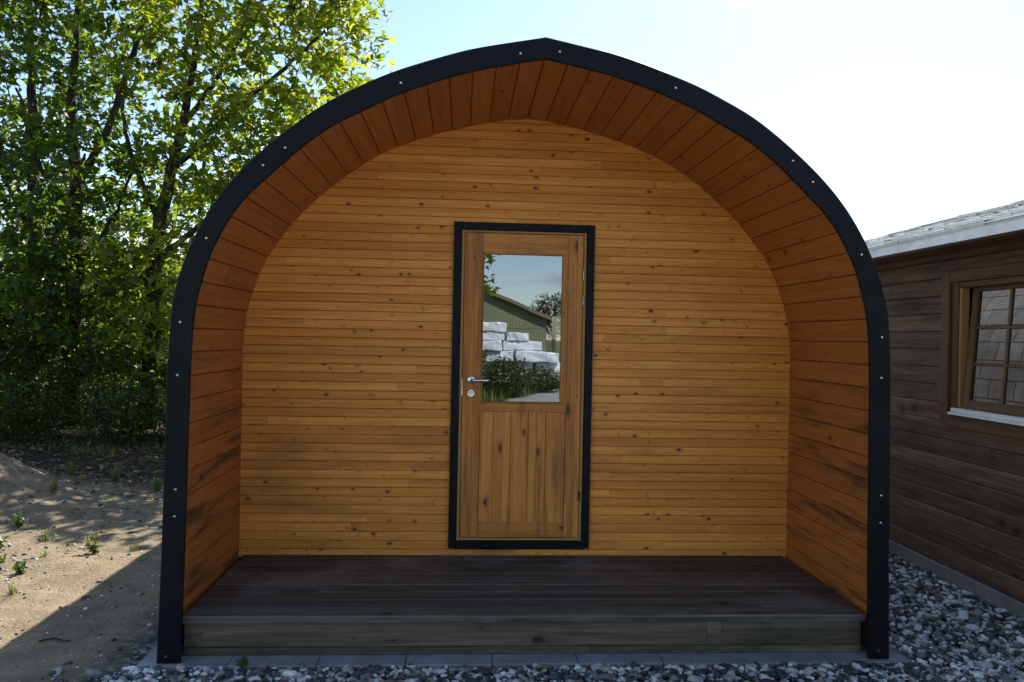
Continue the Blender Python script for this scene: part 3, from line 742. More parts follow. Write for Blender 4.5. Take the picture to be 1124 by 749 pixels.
def groundmat():
    n = NT('ground_soil'); P = n.pos(); x, y, z = n.xyz(P)
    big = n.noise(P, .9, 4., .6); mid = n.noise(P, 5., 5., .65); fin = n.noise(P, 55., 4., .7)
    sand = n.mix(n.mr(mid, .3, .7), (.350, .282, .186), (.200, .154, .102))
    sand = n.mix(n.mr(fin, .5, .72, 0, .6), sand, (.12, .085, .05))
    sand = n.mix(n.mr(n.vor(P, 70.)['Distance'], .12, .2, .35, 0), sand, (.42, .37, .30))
    hum_shade = n.mix(n.mr(mid, .35, .65), (.024, .018, .012), (.060, .045, .030))  # humus, darkened further to put the tree shade into the soil colour
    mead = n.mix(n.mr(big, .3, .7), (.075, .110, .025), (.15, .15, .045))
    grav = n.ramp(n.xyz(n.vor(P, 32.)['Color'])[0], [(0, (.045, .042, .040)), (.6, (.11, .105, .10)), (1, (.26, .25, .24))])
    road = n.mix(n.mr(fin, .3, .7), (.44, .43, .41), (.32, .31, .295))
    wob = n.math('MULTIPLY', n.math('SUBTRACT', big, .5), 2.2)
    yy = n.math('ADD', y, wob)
    c = n.mix(n.mr(n.math('ADD', y, n.math('MULTIPLY', wob, .45)), 3.75, 4.7), sand, hum_shade)
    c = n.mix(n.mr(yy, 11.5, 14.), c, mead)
    # gravel beside and in front of the pod
    gm = n.math('MULTIPLY', n.mr(x, -2.25, -2.0), n.mr(y, 9.0, 8.5))
    c = n.mix(gm, c, grav)
    rm = n.mr(n.math('ADD', y, n.math('MULTIPLY', wob, .3)), -1.4, -2.0)
    c = n.mix(rm, c, road)
    # rough grass behind the yard, its edge running obliquely
    e = n.math('ADD', y, n.math('MULTIPLY', x, 2.7)); gb = n.mr(n.math('ADD', e, wob), -11.3, -12.2)
    c = n.mix(gb, c, (.10, .12, .04))
    h = n.math('ADD', n.math('MULTIPLY', fin, .5), n.math('MULTIPLY', mid, .8))
    n.pbr(c, .92, n.bump(h, .9, .05), spec=.15); return n.m
M['ground'] = groundmat()
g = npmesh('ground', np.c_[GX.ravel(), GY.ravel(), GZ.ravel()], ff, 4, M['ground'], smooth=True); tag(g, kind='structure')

# ------------------------------------------------------------------ loose stuff
def ico(sub_):
    bm = bmesh.new(); bmesh.ops.create_icosphere(bm, subdivisions=sub_, radius=1.)
    v = np.array([q.co[:] for q in bm.verts]); f = np.array([[q.index for q in fc.verts] for fc in bm.faces]); bm.free(); return v, f
def rotm(n, rs):
    q = rs.normal(size=(n, 4)); q /= np.linalg.norm(q, axis=1)[:, None]; w_, x, y, z = q.T
    return np.stack([1 - 2 * (y * y + z * z), 2 * (x * y - z * w_), 2 * (x * z + y * w_), 2 * (x * y + z * w_), 1 - 2 * (x * x + z * z), 2 * (y * z - x * w_), 2 * (x * z - y * w_), 2 * (y * z + x * w_), 1 - 2 * (x * x + y * y)], -1).reshape(n, 3, 3)
def pebbles(name, pts, size, mat, rs, level=2, flat=.62):
    v0, f0 = ico(level); n = len(pts)
    base = []
    for k in range(8):
        d = rs.normal(size=(5, 3)); ph = rs.uniform(0, 6, 5)
        s = 1 + sum(.15 * np.sin(v0 @ d[i] * 1.6 + ph[i]) for i in range(5))
        base.append(v0 * s[:, None] * np.array([1.25, .9, flat]) )
    base = np.array(base)
    B = base[rs.randint(0, 8, n)] * (size[:, None, None])
    tilt_ = rs.normal(0, .35, n); an = rs.uniform(0, 6.28, n); t2 = rs.normal(0, .35, n)
    ca, sa = np.cos(an), np.sin(an); ct, st = np.cos(tilt_), np.sin(tilt_); c2, s2 = np.cos(t2), np.sin(t2)
    x, y, z = B[..., 0], B[..., 1], B[..., 2]
    y, z = y * ct[:, None] - z * st[:, None], y * st[:, None] + z * ct[:, None]
    x, z = x * c2[:, None] - z * s2[:, None], x * s2[:, None] + z * c2[:, None]
    x, y = x * ca[:, None] - y * sa[:, None], x * sa[:, None] + y * ca[:, None]
    V = np.stack([x, y, z], -1) + pts[:, None, :]
    Fc = (f0[None] + (np.arange(n) * len(v0))[:, None, None]).reshape(-1)
    return npmesh(name, V.reshape(-1, 3), Fc, 3, mat, rnd=np.repeat(rs.uniform(0, 1, n), len(v0)), smooth=True)
def pebmat():
    n = NT('pebbles'); r = n.attr('rnd'); P = n.pos()
    c = n.ramp(r, [(0, (.045, .047, .052)), (.22, (.085, .085, .09)), (.38, (.15, .148, .145)), (.48, (.20, .165, .13)), (.54, (.25, .25, .25)), (.62, (.40, .40, .40)), (.74, (.56, .56, .56)), (.87, (.70, .70, .69)), (.97, (.34, .31, .25))], 'CONSTANT')
    k = n.mr(n.noise(P, 70., 4., .65), .3, .7, .7, 1.25)
    c = n.mix(1., c, n.comb(k, k, k), 'MULTIPLY'); n.pbr(c, .72, n.bump(n.noise(P, 260., 3.), .3, .003), spec=.3); return n.m
M['pebbles'] = pebmat()
rs = np.random.RandomState(11)
def scatter(n, x0, x1, y0, y1): return np.c_[rs.uniform(x0, x1, n), rs.uniform(y0, y1, n)]
A = []
A.append(scatter(8200, -2.35, 3.0, -.62, -.015)); A.append(scatter(9000, 1.93, 2.985, -.02, 3.2)); A.append(scatter(3500, -2.6, 3.0, -1.5, -.6)); A.append(scatter(3000, 1.9, 2.985, 3.2, 7.5))
pp = np.concatenate(A)
keep = ~((pp[:, 0] > -1.93) & (pp[:, 0] < 1.945) & (pp[:, 1] > -.035)) & (pp[:, 0] > -2.3 + .28 * np.sin(pp[:, 1] * 9) * .4 + rs.normal(0, .05, len(pp)) + np.clip((pp[:, 1] + .22), 0, 1) * 1.6 + .10)
pp = pp[keep]
sz = np.clip(rs.lognormal(math.log(.0130), .38, len(pp)), .006, .034)
zz_ = .004 + rs.uniform(0, .020, len(pp)) * (pp[:, 0] > -2.1)
gr = pebbles('gravel', np.c_[pp, zz_], sz, M['pebbles'], rs); tag(gr, kind='stuff')
# stones strewn over the sandy soil
pp = np.concatenate([scatter(4200, -7, -1.95, -.5, 4.8), scatter(160, -2.3, -1.9, -.6, .3), np.c_[rs.normal(-3.75, .22, 130), rs.normal(1.75, .14, 130)]])
sz = np.clip(rs.lognormal(math.log(.0046), .6, len(pp)), .002, .026); sz[-130:] *= 1.8
st = pebbles('scattered_stones', np.c_[pp, gz(pp[:, 0], pp[:, 1]) + sz * .25], sz, M['pebbles'], rs, 1); tag(st, kind='stuff')

LEAF = np.array([(0, 0, 0), (-.48, .22, .04), (-.22, .44, .0), (0, 1., -.10), (.22, .44, .0), (.48, .22, .04), (0, .36, .05)])
LEAF_F = np.array([(6, 0, 1), (6, 1, 2), (6, 2, 3), (6, 3, 4), (6, 4, 5), (6, 5, 0)])
OVAL = np.array([(0, 0, 0), (-.24, .3, .05), (-.2, .65, .03), (0, 1., -.1), (.2, .65, .03), (.24, .3, .05), (0, .5, .0)])
def leaves(name, pos, size, normal_up, mat, rs, parent=None, shape=LEAF, spread=.75, out_dir=None):
    n = len(pos)
    nrm = rs.normal(size=(n, 3)) * spread; nrm[:, 2] += normal_up; nrm /= np.linalg.norm(nrm, axis=1)[:, None]
    t = rs.normal(size=(n, 3)); t[:, 2] -= .5
    if out_dir is not None: t += out_dir
    t -= nrm * np.sum(t * nrm, 1)[:, None]; t /= np.linalg.norm(t, axis=1)[:, None]
    s = np.cross(t, nrm)
    L = shape[None] * size[:, None, None]
    V = pos[:, None] + L[..., 0:1] * s[:, None] + L[..., 1:2] * t[:, None] + L[..., 2:3] * nrm[:, None]
    Fc = (LEAF_F[None] + (np.arange(n) * 7)[:, None, None]).reshape(-1)
    return npmesh(name, V.reshape(-1, 3), Fc, 3, mat, parent, rnd=np.repeat(rs.uniform(0, 1, n), 7))

def blob_points(blobs, sep, rs):
    """cluster centres: jittered, thinned points inside a union of ellipsoids, denser towards the shell"""
    out = np.zeros((0, 3))
    for (c, r, n) in blobs:
        q = rs.normal(size=(n * 3, 3)); q /= np.linalg.norm(q, axis=1)[:, None]
        q *= rs.uniform(.15, 1, len(q))[:, None] ** .5
        q = q * np.array(r) + np.array(c)
        m = 0
        for p in q:
            if m >= n: break
            if len(out) and np.min(np.sum((out - p) ** 2, 1)) < sep * sep: continue
            out = np.vstack([out, p]); m += 1
    return out

def tree(root_name, base, limbs, blobs, label, cat, group, leaf_mat, rs, sep=.36, per=30, crad=.33, lsize=(.10, .18), twig=.0045, up_=.9, shape=LEAF, trunk_name='trunk', crown_name='crown'):
    """limbs: polylines of (x,y,z,r); the first starts at the base. clusters are joined to the nearest wood"""
    root = empty(root_name, base, label, cat, group)
    nodes, par, minr = [], [], []; paths = []
    def add(p, pa, r): nodes.append(np.array(p, float)); par.append(pa); minr.append(r); return len(nodes) - 1
    for li, lb in enumerate(limbs):
        lb = catmull([np.array(q, float) for q in lb], 8)
        if li == 0: pa = -1
        else:
            d = np.linalg.norm(np.array(nodes) - lb[0][:3], axis=1); pa = int(np.argmin(d))
        path = [pa] if pa >= 0 else []
        for q in lb:
            jit = rs.normal(0, .012, 3)
            pa = add(q[:3] + jit, pa, q[3]); path.append(pa)
        paths.append(path)
    cl = blob_points(blobs, sep, rs)
    base_nodes = np.array(nodes)
    order = np.argsort([np.min(np.linalg.norm(base_nodes - c, axis=1)) for c in cl])
    tips = []
    for ci in order:
        c = cl[ci]; N = np.array(nodes)
        d = np.linalg.norm(N - c, axis=1) + .9 * np.clip(N[:, 2] - c[2] + .1, 0, None)
        pa = int(np.argmin(d)); p0 = nodes[pa]; dist = np.linalg.norm(c - p0)
        k = max(2, int(dist / .22)); path = [pa]
        side = rs.normal(0, .07 * dist, 3)
        for i in range(1, k + 1):
            t = i / k; q = p0 + (c - p0) * t + side * math.sin(math.pi * t) + rs.normal(0, .015, 3); q[2] -= .05 * dist * math.sin(math.pi * t)
            pa = add(q, pa, 0.); path.append(pa)
        paths.append(path); tips.append(pa)
    wgt = np.zeros(len(nodes))
    for t in tips: wgt[t] += 1
    for i in range(len(nodes) - 1, -1, -1):
        if par[i] >= 0: wgt[par[i]] += wgt[i]
    rad = np.maximum(np.array(minr), twig * np.maximum(wgt, 1) ** .48)
    mb = MB()
    for path in paths:
        if len(path) < 2: continue
        rr = [rad[i] for i in path]
        if len(path) > 1: rr[0] = min(rr[0], rr[1] * 1.15)
        mb.tube([nodes[i] for i in path], rr, 9 if rr[0] > .05 else (6 if rr[0] > .015 else 4), cap=False)
    child(mb.build(trunk_name, M['bark'], smooth=True), root)
    npc = rs.poisson(per, len(cl)); rep = np.repeat(np.arange(len(cl)), npc); n = len(rep)
    off = rs.normal(size=(n, 3)); off /= np.linalg.norm(off, axis=1)[:, None]; rr = rs.uniform(0, 1, n) ** .5
    cs = rs.uniform(.65, 1.25, len(cl)) * crad
    off = off * (rr * cs[rep])[:, None] * np.array([1.1, 1.1, .62])
    o = leaves(crown_name, cl[rep] + off, rs.uniform(*lsize, n), up_, leaf_mat, rs, None, shape, out_dir=off / crad * 1.2)
    child(o, root); return root

TG = 'maples on the left of the pod'
rt_ = np.random.RandomState(21)
tree('maple_tree', (-7.95, 10.0, 0), [[(-7.95, 10, -.1, .14), (-7.98, 10, 1.2, .115), (-7.92, 10, 2.6, .105), (-7.97, 10, 4.4, .09), (-8.03, 10, 6.3, .065), (-8.1, 10, 8.6, .03)],
     [(-7.95, 10, 3.2, .05), (-8.5, 9.8, 4.6, .035), (-9.0, 9.7, 6., .02)], [(-7.97, 10, 2.2, .045), (-7.3, 9.6, 3.4, .03), (-6.8, 9.4, 4.6, .02)]],
     [((-8.1, 9.9, 6.6), (1.5, 1.6, 2.4), 98), ((-8.3, 9.8, 3.6), (1.5, 1.4, 1.5), 66), ((-7.2, 9.2, 2.2), (1.0, .9, .9), 40), ((-8.3, 9.4, 1.9), (1.3, 1.0, 1.1), 75)],
     'slender dark maple at the far left edge, straight single trunk', 'tree', TG, M['maple_shade'], rt_)
tree('maple_tree', (-7.0, 9.5, 0), [[(-6.98, 9.5, -.1, .15), (-7.02, 9.5, 1.4, .125), (-6.97, 9.5, 3.0, .115), (-6.98, 9.5, 4.05, .105), (-7.08, 9.5, 5.4, .075), (-7.0, 9.5, 7.2, .045), (-6.9, 9.5, 9., .02)],
     [(-6.98, 9.5, 4.05, .075), (-6.45, 9.4, 5.0, .06), (-6.0, 9.3, 6.3, .045), (-5.5, 9.3, 8., .025)], [(-6.97, 9.5, 2.7, .05), (-6.3, 9.2, 3.4, .03), (-5.8, 9., 4.3, .02)], [(-7.0, 9.5, 3.4, .045), (-7.5, 9.3, 4.4, .03), (-7.8, 9.2, 5.6, .02)]],
     [((-6.7, 9.4, 7.0), (1.7, 1.7, 2.4), 108), ((-6.8, 9.3, 4.2), (1.4, 1.3, 1.1), 85), ((-6.5, 9.2, 2.4), (1.3, 1.0, .9), 60), ((-6.8, 8.9, 1.6), (1.2, .9, .9), 70)],
     'dark maple whose trunk forks in two, between the straight maple and the spreading one', 'tree', TG, M['maple_shade'], rt_)
tree('maple_tree', (-5.5, 9.0, 0), [[(-5.55, 9, -.1, .16), (-5.5, 9, 1.2, .14), (-5.48, 9, 2.4, .125), (-5.42, 9, 3.3, .11), (-5.2, 9, 4.4, .085), (-4.95, 9, 5.6, .06), (-4.8, 9, 7.2, .035), (-4.7, 9, 9., .015)],
     [(-5.45, 9, 2.8, .06), (-4.8, 8.9, 3.3, .045), (-4.1, 8.8, 4.0, .035), (-3.3, 8.8, 4.9, .02)], [(-5.2, 9, 4.3, .055), (-4.4, 8.9, 5.1, .04), (-3.4, 8.9, 6.0, .028), (-2.6, 8.9, 6.8, .015)],
     [(-5.4, 9, 3.4, .05), (-5.8, 8.8, 4.5, .035), (-6.0, 8.7, 5.8, .02)], [(-5.05, 9, 5.0, .045), (-4.2, 9, 6.4, .03), (-3.6, 9, 7.6, .015)]],
     [((-4.9, 9.0, 7.0), (1.6, 1.7, 2.3), 120), ((-3.55, 9.0, 6.3), (1.65, 1.5, 1.55), 112), ((-3.0, 9.0, 7.6), (1.25, 1.4, 1.2), 62), ((-4.3, 8.9, 4.4), (1.5, 1.3, 1.1), 85), ((-5.3, 8.8, 2.5), (1.2, 1.0, .9), 55), ((-5.0, 8.6, 1.6), (1.1, .8, .8), 60), ((-3.0, 8.9, 4.3), (1.0, 1.1, .9), 50)],
     'spreading bright green maple closest to the pod, leaning to the right over its roof', 'tree', TG, M['maple'], rt_)
tree('maple_tree', (-1.0, 7.9, 0), [[(-1.0, 7.9, -.1, .12), (-.95, 7.9, 1.5, .10), (-1.0, 7.9, 3.0, .07), (-.9, 7.9, 4.6, .03)]],
     [((-.9, 7.8, 4.05), (1.6, 1.1, 1.25), 105), ((-2.2, 8.0, 3.5), (1.0, 1.0, 1.1), 60), ((-2.35, 7.5, 4.25), (1.0, .8, .65), 55), ((-1.3, 7.35, 4.75), (1.2, .8, .55), 55)],
     'low round maple growing close behind the pod, hidden by its roof', 'tree', TG, M['maple'], rt_)
tree('maple_tree', (-2.0, 11.0, 0), [[(-2.0, 11, -.1, .13), (-1.95, 11, 1.5, .11), (-2.0, 11, 3.2, .08), (-1.9, 11, 5.2, .03)]],
     [((-1.7, 11.0, 4.6), (1.9, 1.3, 1.4), 140), ((-3.2, 10.8, 4.6), (1.1, 1.2, 1.5), 80)],
     'maple standing farther behind the pod, its left side meeting the spreading maple', 'tree', TG, M['maple'], rt_)
tree('maple_tree', (-6.2, 13.2, 0), [[(-6.2, 13.2, -.1, .12), (-6.1, 13.2, 1.8, .10), (-6.2, 13.2, 3.6, .07), (-6.1, 13.2, 6.0, .03)]],
     [((-6.1, 13.2, 4.0), (1.5, 1.3, 1.2), 45), ((-7.9, 13.3, 3.2), (1.2, 1.1, 1.2), 40)],
     'maple in the second row, filling the gap behind the forked and the spreading maple', 'tree', TG, M['maple_shade'], rt_)
tree('maple_tree', (-9.9, 13.6, 0), [[(-9.9, 13.6, -.1, .12), (-9.8, 13.6, 1.8, .10), (-9.9, 13.6, 3.8, .07), (-9.8, 13.6, 7.0, .03)]],
     [((-9.9, 13.6, 4.4), (1.4, 1.3, 1.4), 45)],
     'maple in the second row at the left edge, behind the slender straight maple', 'tree', TG, M['maple_shade'], rt_)
# shrubs under the trees
SH = 'shrubs under the maples'
sh = [((-7.4, 8.7), .95, 1.5, 'dark shrub at the left edge, lowest and darkest of the undergrowth'),
      ((-5.9, 8.4), .85, 1.35, 'dark leafy shrub in front of the forked maple'),
      ((-4.6, 8.5), .75, 1.25, 'leafy shrub at the foot of the spreading maple, close to the pod'),
      ((-8.6, 8.9), .9, 1.9, 'tall dark shrub partly cut by the left edge'),
      ((-6.6, 9.9), 1.0, 1.7, 'shrub in the shade between the two nearest maple trunks'),
      ((-6.9, 7.6), .8, .95, 'low dark shrub nearest the sand mound, at the left edge'), ((-5.2, 7.5), .7, .85, 'low dark shrub in front of the spreading maple'), ((-3.9, 7.7), .6, .8, 'low dark shrub beside the pod behind the pale sapling'),
      ((-3.4, 8.9), .75, 1.4, "shrub half hidden behind the pod's left leg")]
for (x, y), r_, h, lab in sh:
    limbs = [[(x, y, -.05, .02), (x + rt_.normal(0, .1), y, h * .45, .015), (x + rt_.normal(0, .2), y, h * .9, .006)]]
    for k in range(5):
        a = rt_.uniform(0, 6.28); limbs.append([(x, y, .05, .014), (x + r_ * .4 * math.cos(a), y + r_ * .4 * math.sin(a), h * .45, .01), (x + r_ * .8 * math.cos(a), y + r_ * .8 * math.sin(a), h * .75, .005)])
    tree('shrub', (x, y, 0), limbs, [((x, y, h * .55), (r_, r_ * .8, h * .5), 95), ((x, y, h * .28), (r_ * .9, r_ * .7, h * .25), 22)], lab, 'shrub', SH, M['shrub'], rt_, sep=.17, per=22, crad=.24, lsize=(.05, .095), twig=.0025, up_=.8, shape=OVAL, trunk_name='stems', crown_name='foliage')
BT = 'tall shrubs closing the gaps behind the maples'
for x, y, r_, h, lab in ((-11.2, 12.4, 1.3, 3.3, 'tall shrub at the left edge behind the straight maple'), (-9.2, 12.0, 1.2, 2.9, 'tall shrub in the gap between the straight and the forked maple'), (-7.3, 12.3, 1.2, 3.1, 'tall shrub in the gap between the forked and the spreading maple'),
                         (-5.6, 12.0, 1.0, 2.5, 'tall shrub right behind the trunk of the spreading maple'), (-12.6, 13.5, 1.4, 3.8, 'highest shrub, far left behind the others')):
    tree('tall_shrub', (x, y, 0), [[(x, y, -.05, .05), (x + .1, y, h * .45, .03), (x, y, h * .9, .01)], [(x, y, .1, .03), (x - r_ * .5, y - .2, h * .6, .01)], [(x, y, .1, .03), (x + r_ * .5, y + .1, h * .6, .01)]],
         [((x, y, h * .52), (r_, r_ * .75, h * .5), 130), ((x, y, h * .2), (r_ * 1.1, r_ * .7, h * .2), 26)], lab, 'shrub', BT, M['shrub'], rt_, sep=.22, per=26, crad=.32, lsize=(.08, .14), twig=.004, shape=OVAL, trunk_name='stems', crown_name='foliage')
# a ragged line of trees across the meadow behind
HG = 'trees along the meadow behind the maples'
hed = [(-25, 27, 3.2, 6.5, 'large hazy green tree far behind at the left edge'), (-20.5, 25, 2.6, 5.2, 'broad tree beyond the meadow behind the forked maple'), (-16.2, 26, 2.6, 5.6, 'tall rounded tree beyond the meadow, behind the spreading maple'),
       (-12.0, 25, 2.3, 4.6, "lower tree beyond the meadow just left of the pod"), (-8.2, 27, 2.6, 5.0, 'bushy tree beyond the meadow hidden behind the pod')]
for x, y, r_, h, lab in hed:
    tree('field_tree', (x, y, 0), [[(x, y, -.2, .2), (x + .1, y, h * .4, .14), (x, y, h * .85, .05)]], [((x, y, h * .55), (r_, r_ * .8, h * .47), 200)], lab, 'tree', HG, M['hedge'], rt_, sep=.45, per=34, crad=.6, lsize=(.14, .24), twig=.008)

# sapling in front of the shrubs, weeds, grass tufts, litter
def plant(name, x, y, h, nst, lab, cat, grp, rs, lsz=(.03, .05), mat='grass', spread=.35):
    z0 = float(gz(x, y)); root = empty(name, (x, y, z0), lab, cat, grp)
    for k in range(nst):
        a = rs.uniform(0, 6.28); l = h * rs.uniform(.6, 1.); t = np.array([x + spread * l * math.cos(a), y + spread * l * math.sin(a), z0 + l])
        mb = MB(); pos = []; out = []
        b = np.array([x, y, z0 - .01]); m = (b + t) / 2 + np.array([0, 0, .08 * l])
        P = catmull([b, m, t], 4); mb.tube(P, np.linspace(.0035, .0012, len(P)), 5)
        for i in range(2, len(P)):
            for s in (0, 1): pos.append(P[i]); out.append([math.cos(a + 2.2 * (s - .5) * 1.3) * 1.6, math.sin(a + 2.2 * (s - .5) * 1.3) * 1.6, .4])
        stem = child(mb.build('stem', M[mat]), root)
        pos = np.array(pos); out = np.array(out)
        for q in range(len(pos)):
            lf = leaves('leaf', pos[q:q + 1], rs.uniform(*lsz, 1), .9, M[mat], rs, None, OVAL, .5, out[q:q + 1]); lf.parent = stem
    return root
rp = np.random.RandomState(5)
plant('weed', -1.43, -.045, .085, 4, 'small green weed growing from the slab joint near the left leg of the pod', 'weed', 'weeds in the gravel', rp, (.022, .035))
plant('weed', .02, -.10, .06, 3, 'tiny yellowish weed in the gravel in front of the middle slabs', 'weed', 'weeds in the gravel', rp, (.018, .028))
plant('weed', -1.95, -.20, .05, 3, 'tiny weed in the gravel left of the slab row', 'weed', 'weeds in the gravel', rp, (.018, .028))
for x, y, h, lab in ((-3.75, 1.95, .10, 'leafy weed on sunlit sand left of the dark stones'), (-3.3, 1.45, .09, 'leafy weed on sunlit sand halfway between stones and pod shadow'), (-3.05, 1.95, .11, 'leafy weed on sunlit sand close to the tree shade'), (-3.6, 1.05, .08, 'low leafy weed near the left edge on sunlit sand'), (-3.95, 2.6, .12, 'leafy weed in the dappled shade below the mound')):
    plant('weed', x, y, h, 5, lab, 'weed', 'weeds on the sand', rp, (.03, .05), 'grass', .6)
plant('sapling', -4.15, 6.6, 1.05, 5, 'pale leafed young sapling beside the pod at the edge of the shade', 'sapling', None, rp, (.07, .12), 'grass', .3)
def tuft(x, y, h, nb, lab, rs):
    z0 = float(gz(x, y)); mb = MB()
    for k in range(nb):
        a = rs.uniform(0, 6.28); l = h * rs.uniform(.5, 1.1); w_ = .0035; bx, by = x + rs.normal(0, .014), y + rs.normal(0, .014); le = rs.uniform(.2, .8)
        d = Vector((math.cos(a), math.sin(a), 0)); s_ = Vector((-d.y, d.x, 0)) * w_
        p0 = Vector((bx, by, z0 - .01)); p1 = p0 + d * l * le * .35 + Vector((0, 0, l * .6)); p2 = p0 + d * l * le + Vector((0, 0, l * (1 - .35 * le)))
        mb.face([p0 - s_, p0 + s_, p1 + s_ * .8, p1 - s_ * .8]); mb.face([p1 - s_ * .8, p1 + s_ * .8, p2])
    o = mb.build('grass_tuft', M['grass']); m = o.data; a_ = m.attributes.new('rnd', 'FLOAT', 'POINT'); a_.data.foreach_set('value', np.repeat(rs.uniform(0, 1, 1), len(m.vertices)).astype(np.float32))
    tag(o, lab, 'grass tuft', 'grass tufts on the sandy soil')
for x, y, h, nb, lab in ((-3.55, 2.25, .13, 20, 'grass tuft on sunlit sand at the front edge of the tree shade'), (-3.22, 2.30, .12, 16, "grass tuft nearest the pod's left leg, on sunlit sand"), (-3.10, 1.05, .10, 22, 'dense low grass tuft beside the edge of the pod shadow'),
                         (-3.55, 1.70, .09, 18, 'grass tuft beside the small heap of dark stones'), (-2.82, 2.05, .10, 14, 'small grass tuft on sand touching the pod shadow'), (-3.35, 1.85, .08, 16, 'sparse grass tuft in the middle of the sunlit sand'), (-4.15, 3.5, .17, 26, 'grass tuft at the foot of the sand mound'), (-3.9, 1.35, .08, 14, 'grass tuft cut by the left edge of the photo'), (-3.45, 4.1, .22, 40, 'yellow green clump of grass behind the shaded soil, nearest the pod'), (-4.05, 4.5, .24, 44, 'large clump of grass on shaded soil behind the mound'), (-4.7, 4.9, .2, 36, 'dark clump of grass at the back of the mound')):
    tuft(x, y, h, nb, lab, rp)
# undergrowth grass (uncountable) and leaf litter
n = 3800; q = np.c_[rp.uniform(-7.5, -2.2, n), rp.uniform(4.6, 8.8, n)]
dens = fbm(q[:, 0], q[:, 1], 1.5, 31, 3); q = q[dens > .22]; n = len(q); h = rp.uniform(.04, .13, n); a = rp.uniform(0, 6.28, n)
d = np.c_[np.cos(a), np.sin(a), np.zeros(n)]; s_ = np.c_[-d[:, 1], d[:, 0], np.zeros(n)] * .006; p0 = np.c_[q, gz(q[:, 0], q[:, 1]) - .01]
p1 = p0 + d * (h * .2)[:, None] + np.array([0, 0, 1]) * (h * .6)[:, None]; p2 = p0 + d * (h * .6)[:, None] + np.array([0, 0, 1]) * h[:, None]
V = np.stack([p0 - s_, p0 + s_, p1 + s_ * .8, p1 - s_ * .8, p2], 1).reshape(-1, 3)
Fq = (np.array([(0, 1, 2), (0, 2, 3), (3, 2, 4)])[None] + (np.arange(n) * 5)[:, None, None]).reshape(-1)
tag(npmesh('undergrowth_grass', V, Fq, 3, M['grass'], rnd=np.repeat(rp.uniform(0, 1, n), 5)), kind='stuff')
n = 4200; q = np.c_[rp.uniform(-9, -2.0, n), rp.normal(6.3, 2.1, n)]; q = q[(q[:, 1] > 2.5) | (rp.uniform(0, 1, n) < .3)]; n = len(q)
o = leaves('leaf_litter', np.c_[q, gz(q[:, 0], q[:, 1]) + .012], rp.uniform(.03, .085, n), 2.2, M['litter'], rp, None, LEAF, .6); tag(o, kind='stuff')
# fallen twigs on the soil
for (x, y, a, l, lab) in ((-2.95, 5.2, .3, .8, 'dry fallen branch lying on shaded soil beside the pod'), (-2.55, .30, .15, .16, 'small dry twig lying in the pod shadow')):
    mb = MB(); P = [(x + l * t * math.cos(a), y + l * t * math.sin(a) + .03 * math.sin(5 * t), float(gz(x + l * t * math.cos(a), y + l * t * math.sin(a))) + .012) for t in np.linspace(0, 1, 6)]
    mb.tube(P, np.linspace(.012 * l + .003, .004, 6), 6); tag(mb.build('fallen_twig', M['bark'], smooth=True), lab, 'twig')

# ------------------------------------------------------------------ the yard behind the camera, seen in the door glass
def corr():
    n = NT('green_sheeting'); P = n.pos(); x, y, z = n.xyz(P)
    s = n.math('SINE', n.math('MULTIPLY', x, 2 * math.pi / .2))
    k = n.mr(n.noise(P, .8, 3.), .3, .7, .88, 1.1)
    c = n.mix(1., (.165, .172, .088), n.comb(k, k, k), 'MULTIPLY'); n.pbr(c, .55, n.bump(s, .5, .02)); return n.m
M['sheet'] = corr(); M['barn_roof'] = plain('barn_roof', (.16, .11, .085), .7); M['wrap'] = plain('white_wrap', (.62, .64, .67), .32, 0., .16, 3., .9, 6.)
by, e1, e0, rx, rz = -44., 5.45, -15.5, -5.0, 7.15; ez_ = 2.9
barn = empty('barn', (rx, by, 0), 'green sheet clad barn with low brown gable roof, mirrored in the door glass', 'barn')
mb = MB(); bk = by - 20
for yy, fl in ((by, False), (bk, True)):
    P5 = [(e0 + .4, yy, -.3), (e1 - .4, yy, -.3), (e1 - .4, yy, ez_ + .1), (rx, yy, rz - .1), (e0 + .4, yy, ez_ + .1)]
    mb.face(P5[::-1] if not fl else P5)
for xx, fl in ((e0 + .4, True), (e1 - .4, False)):
    P4 = [(xx, bk, -.3), (xx, by, -.3), (xx, by, ez_ + .1), (xx, bk, ez_ + .1)]; mb.face(P4 if fl else P4[::-1])
child(mb.build('wall', M['sheet']), barn)
mb = MB(); mb.box((e0 + .4, by, 2.30), (e1 - .4, by + .03, 2.36), .5, .003, 0); mb.box((1.6, by, 0), (1.72, by + .035, 2.3), .5, .003, 2)
child(mb.build('wall_batten', M['barn_roof']), barn)
mb = MB()
for xe in (e0, e1):
    s = 1 if xe > rx else -1
    sec = [(xe, ez_ - .12), (xe, ez_ + .10), (rx, rz + .18), (rx, rz - .04)]
    a = [(q[0], by + .5, q[1]) for q in sec]; b = [(q[0], bk - .5, q[1]) for q in sec]
    for i in range(4): j = (i + 1) % 4; mb.face([a[i], a[j], b[j], b[i]] if s < 0 else [a[i], b[i], b[j], a[j]])
    mb.face(a if s > 0 else a[::-1]); mb.face(b if s < 0 else b[::-1])
child(mb.build('roof', M['barn_roof']), barn)
n = 5000; q = np.c_[rt_.uniform(-3., 3.2, n), rt_.uniform(-18.5, -13.0, n)]; q = q[q[:, 1] + q[:, 0] * 2.7 < -11.6 + .3 * np.sin(q[:, 0] * 5)]; n = len(q)
h = rt_.uniform(.10, .38, n); a = rt_.uniform(0, 6.28, n); d = np.c_[np.cos(a), np.sin(a), np.zeros(n)]; s_ = np.c_[-d[:, 1], d[:, 0], np.zeros(n)] * .009
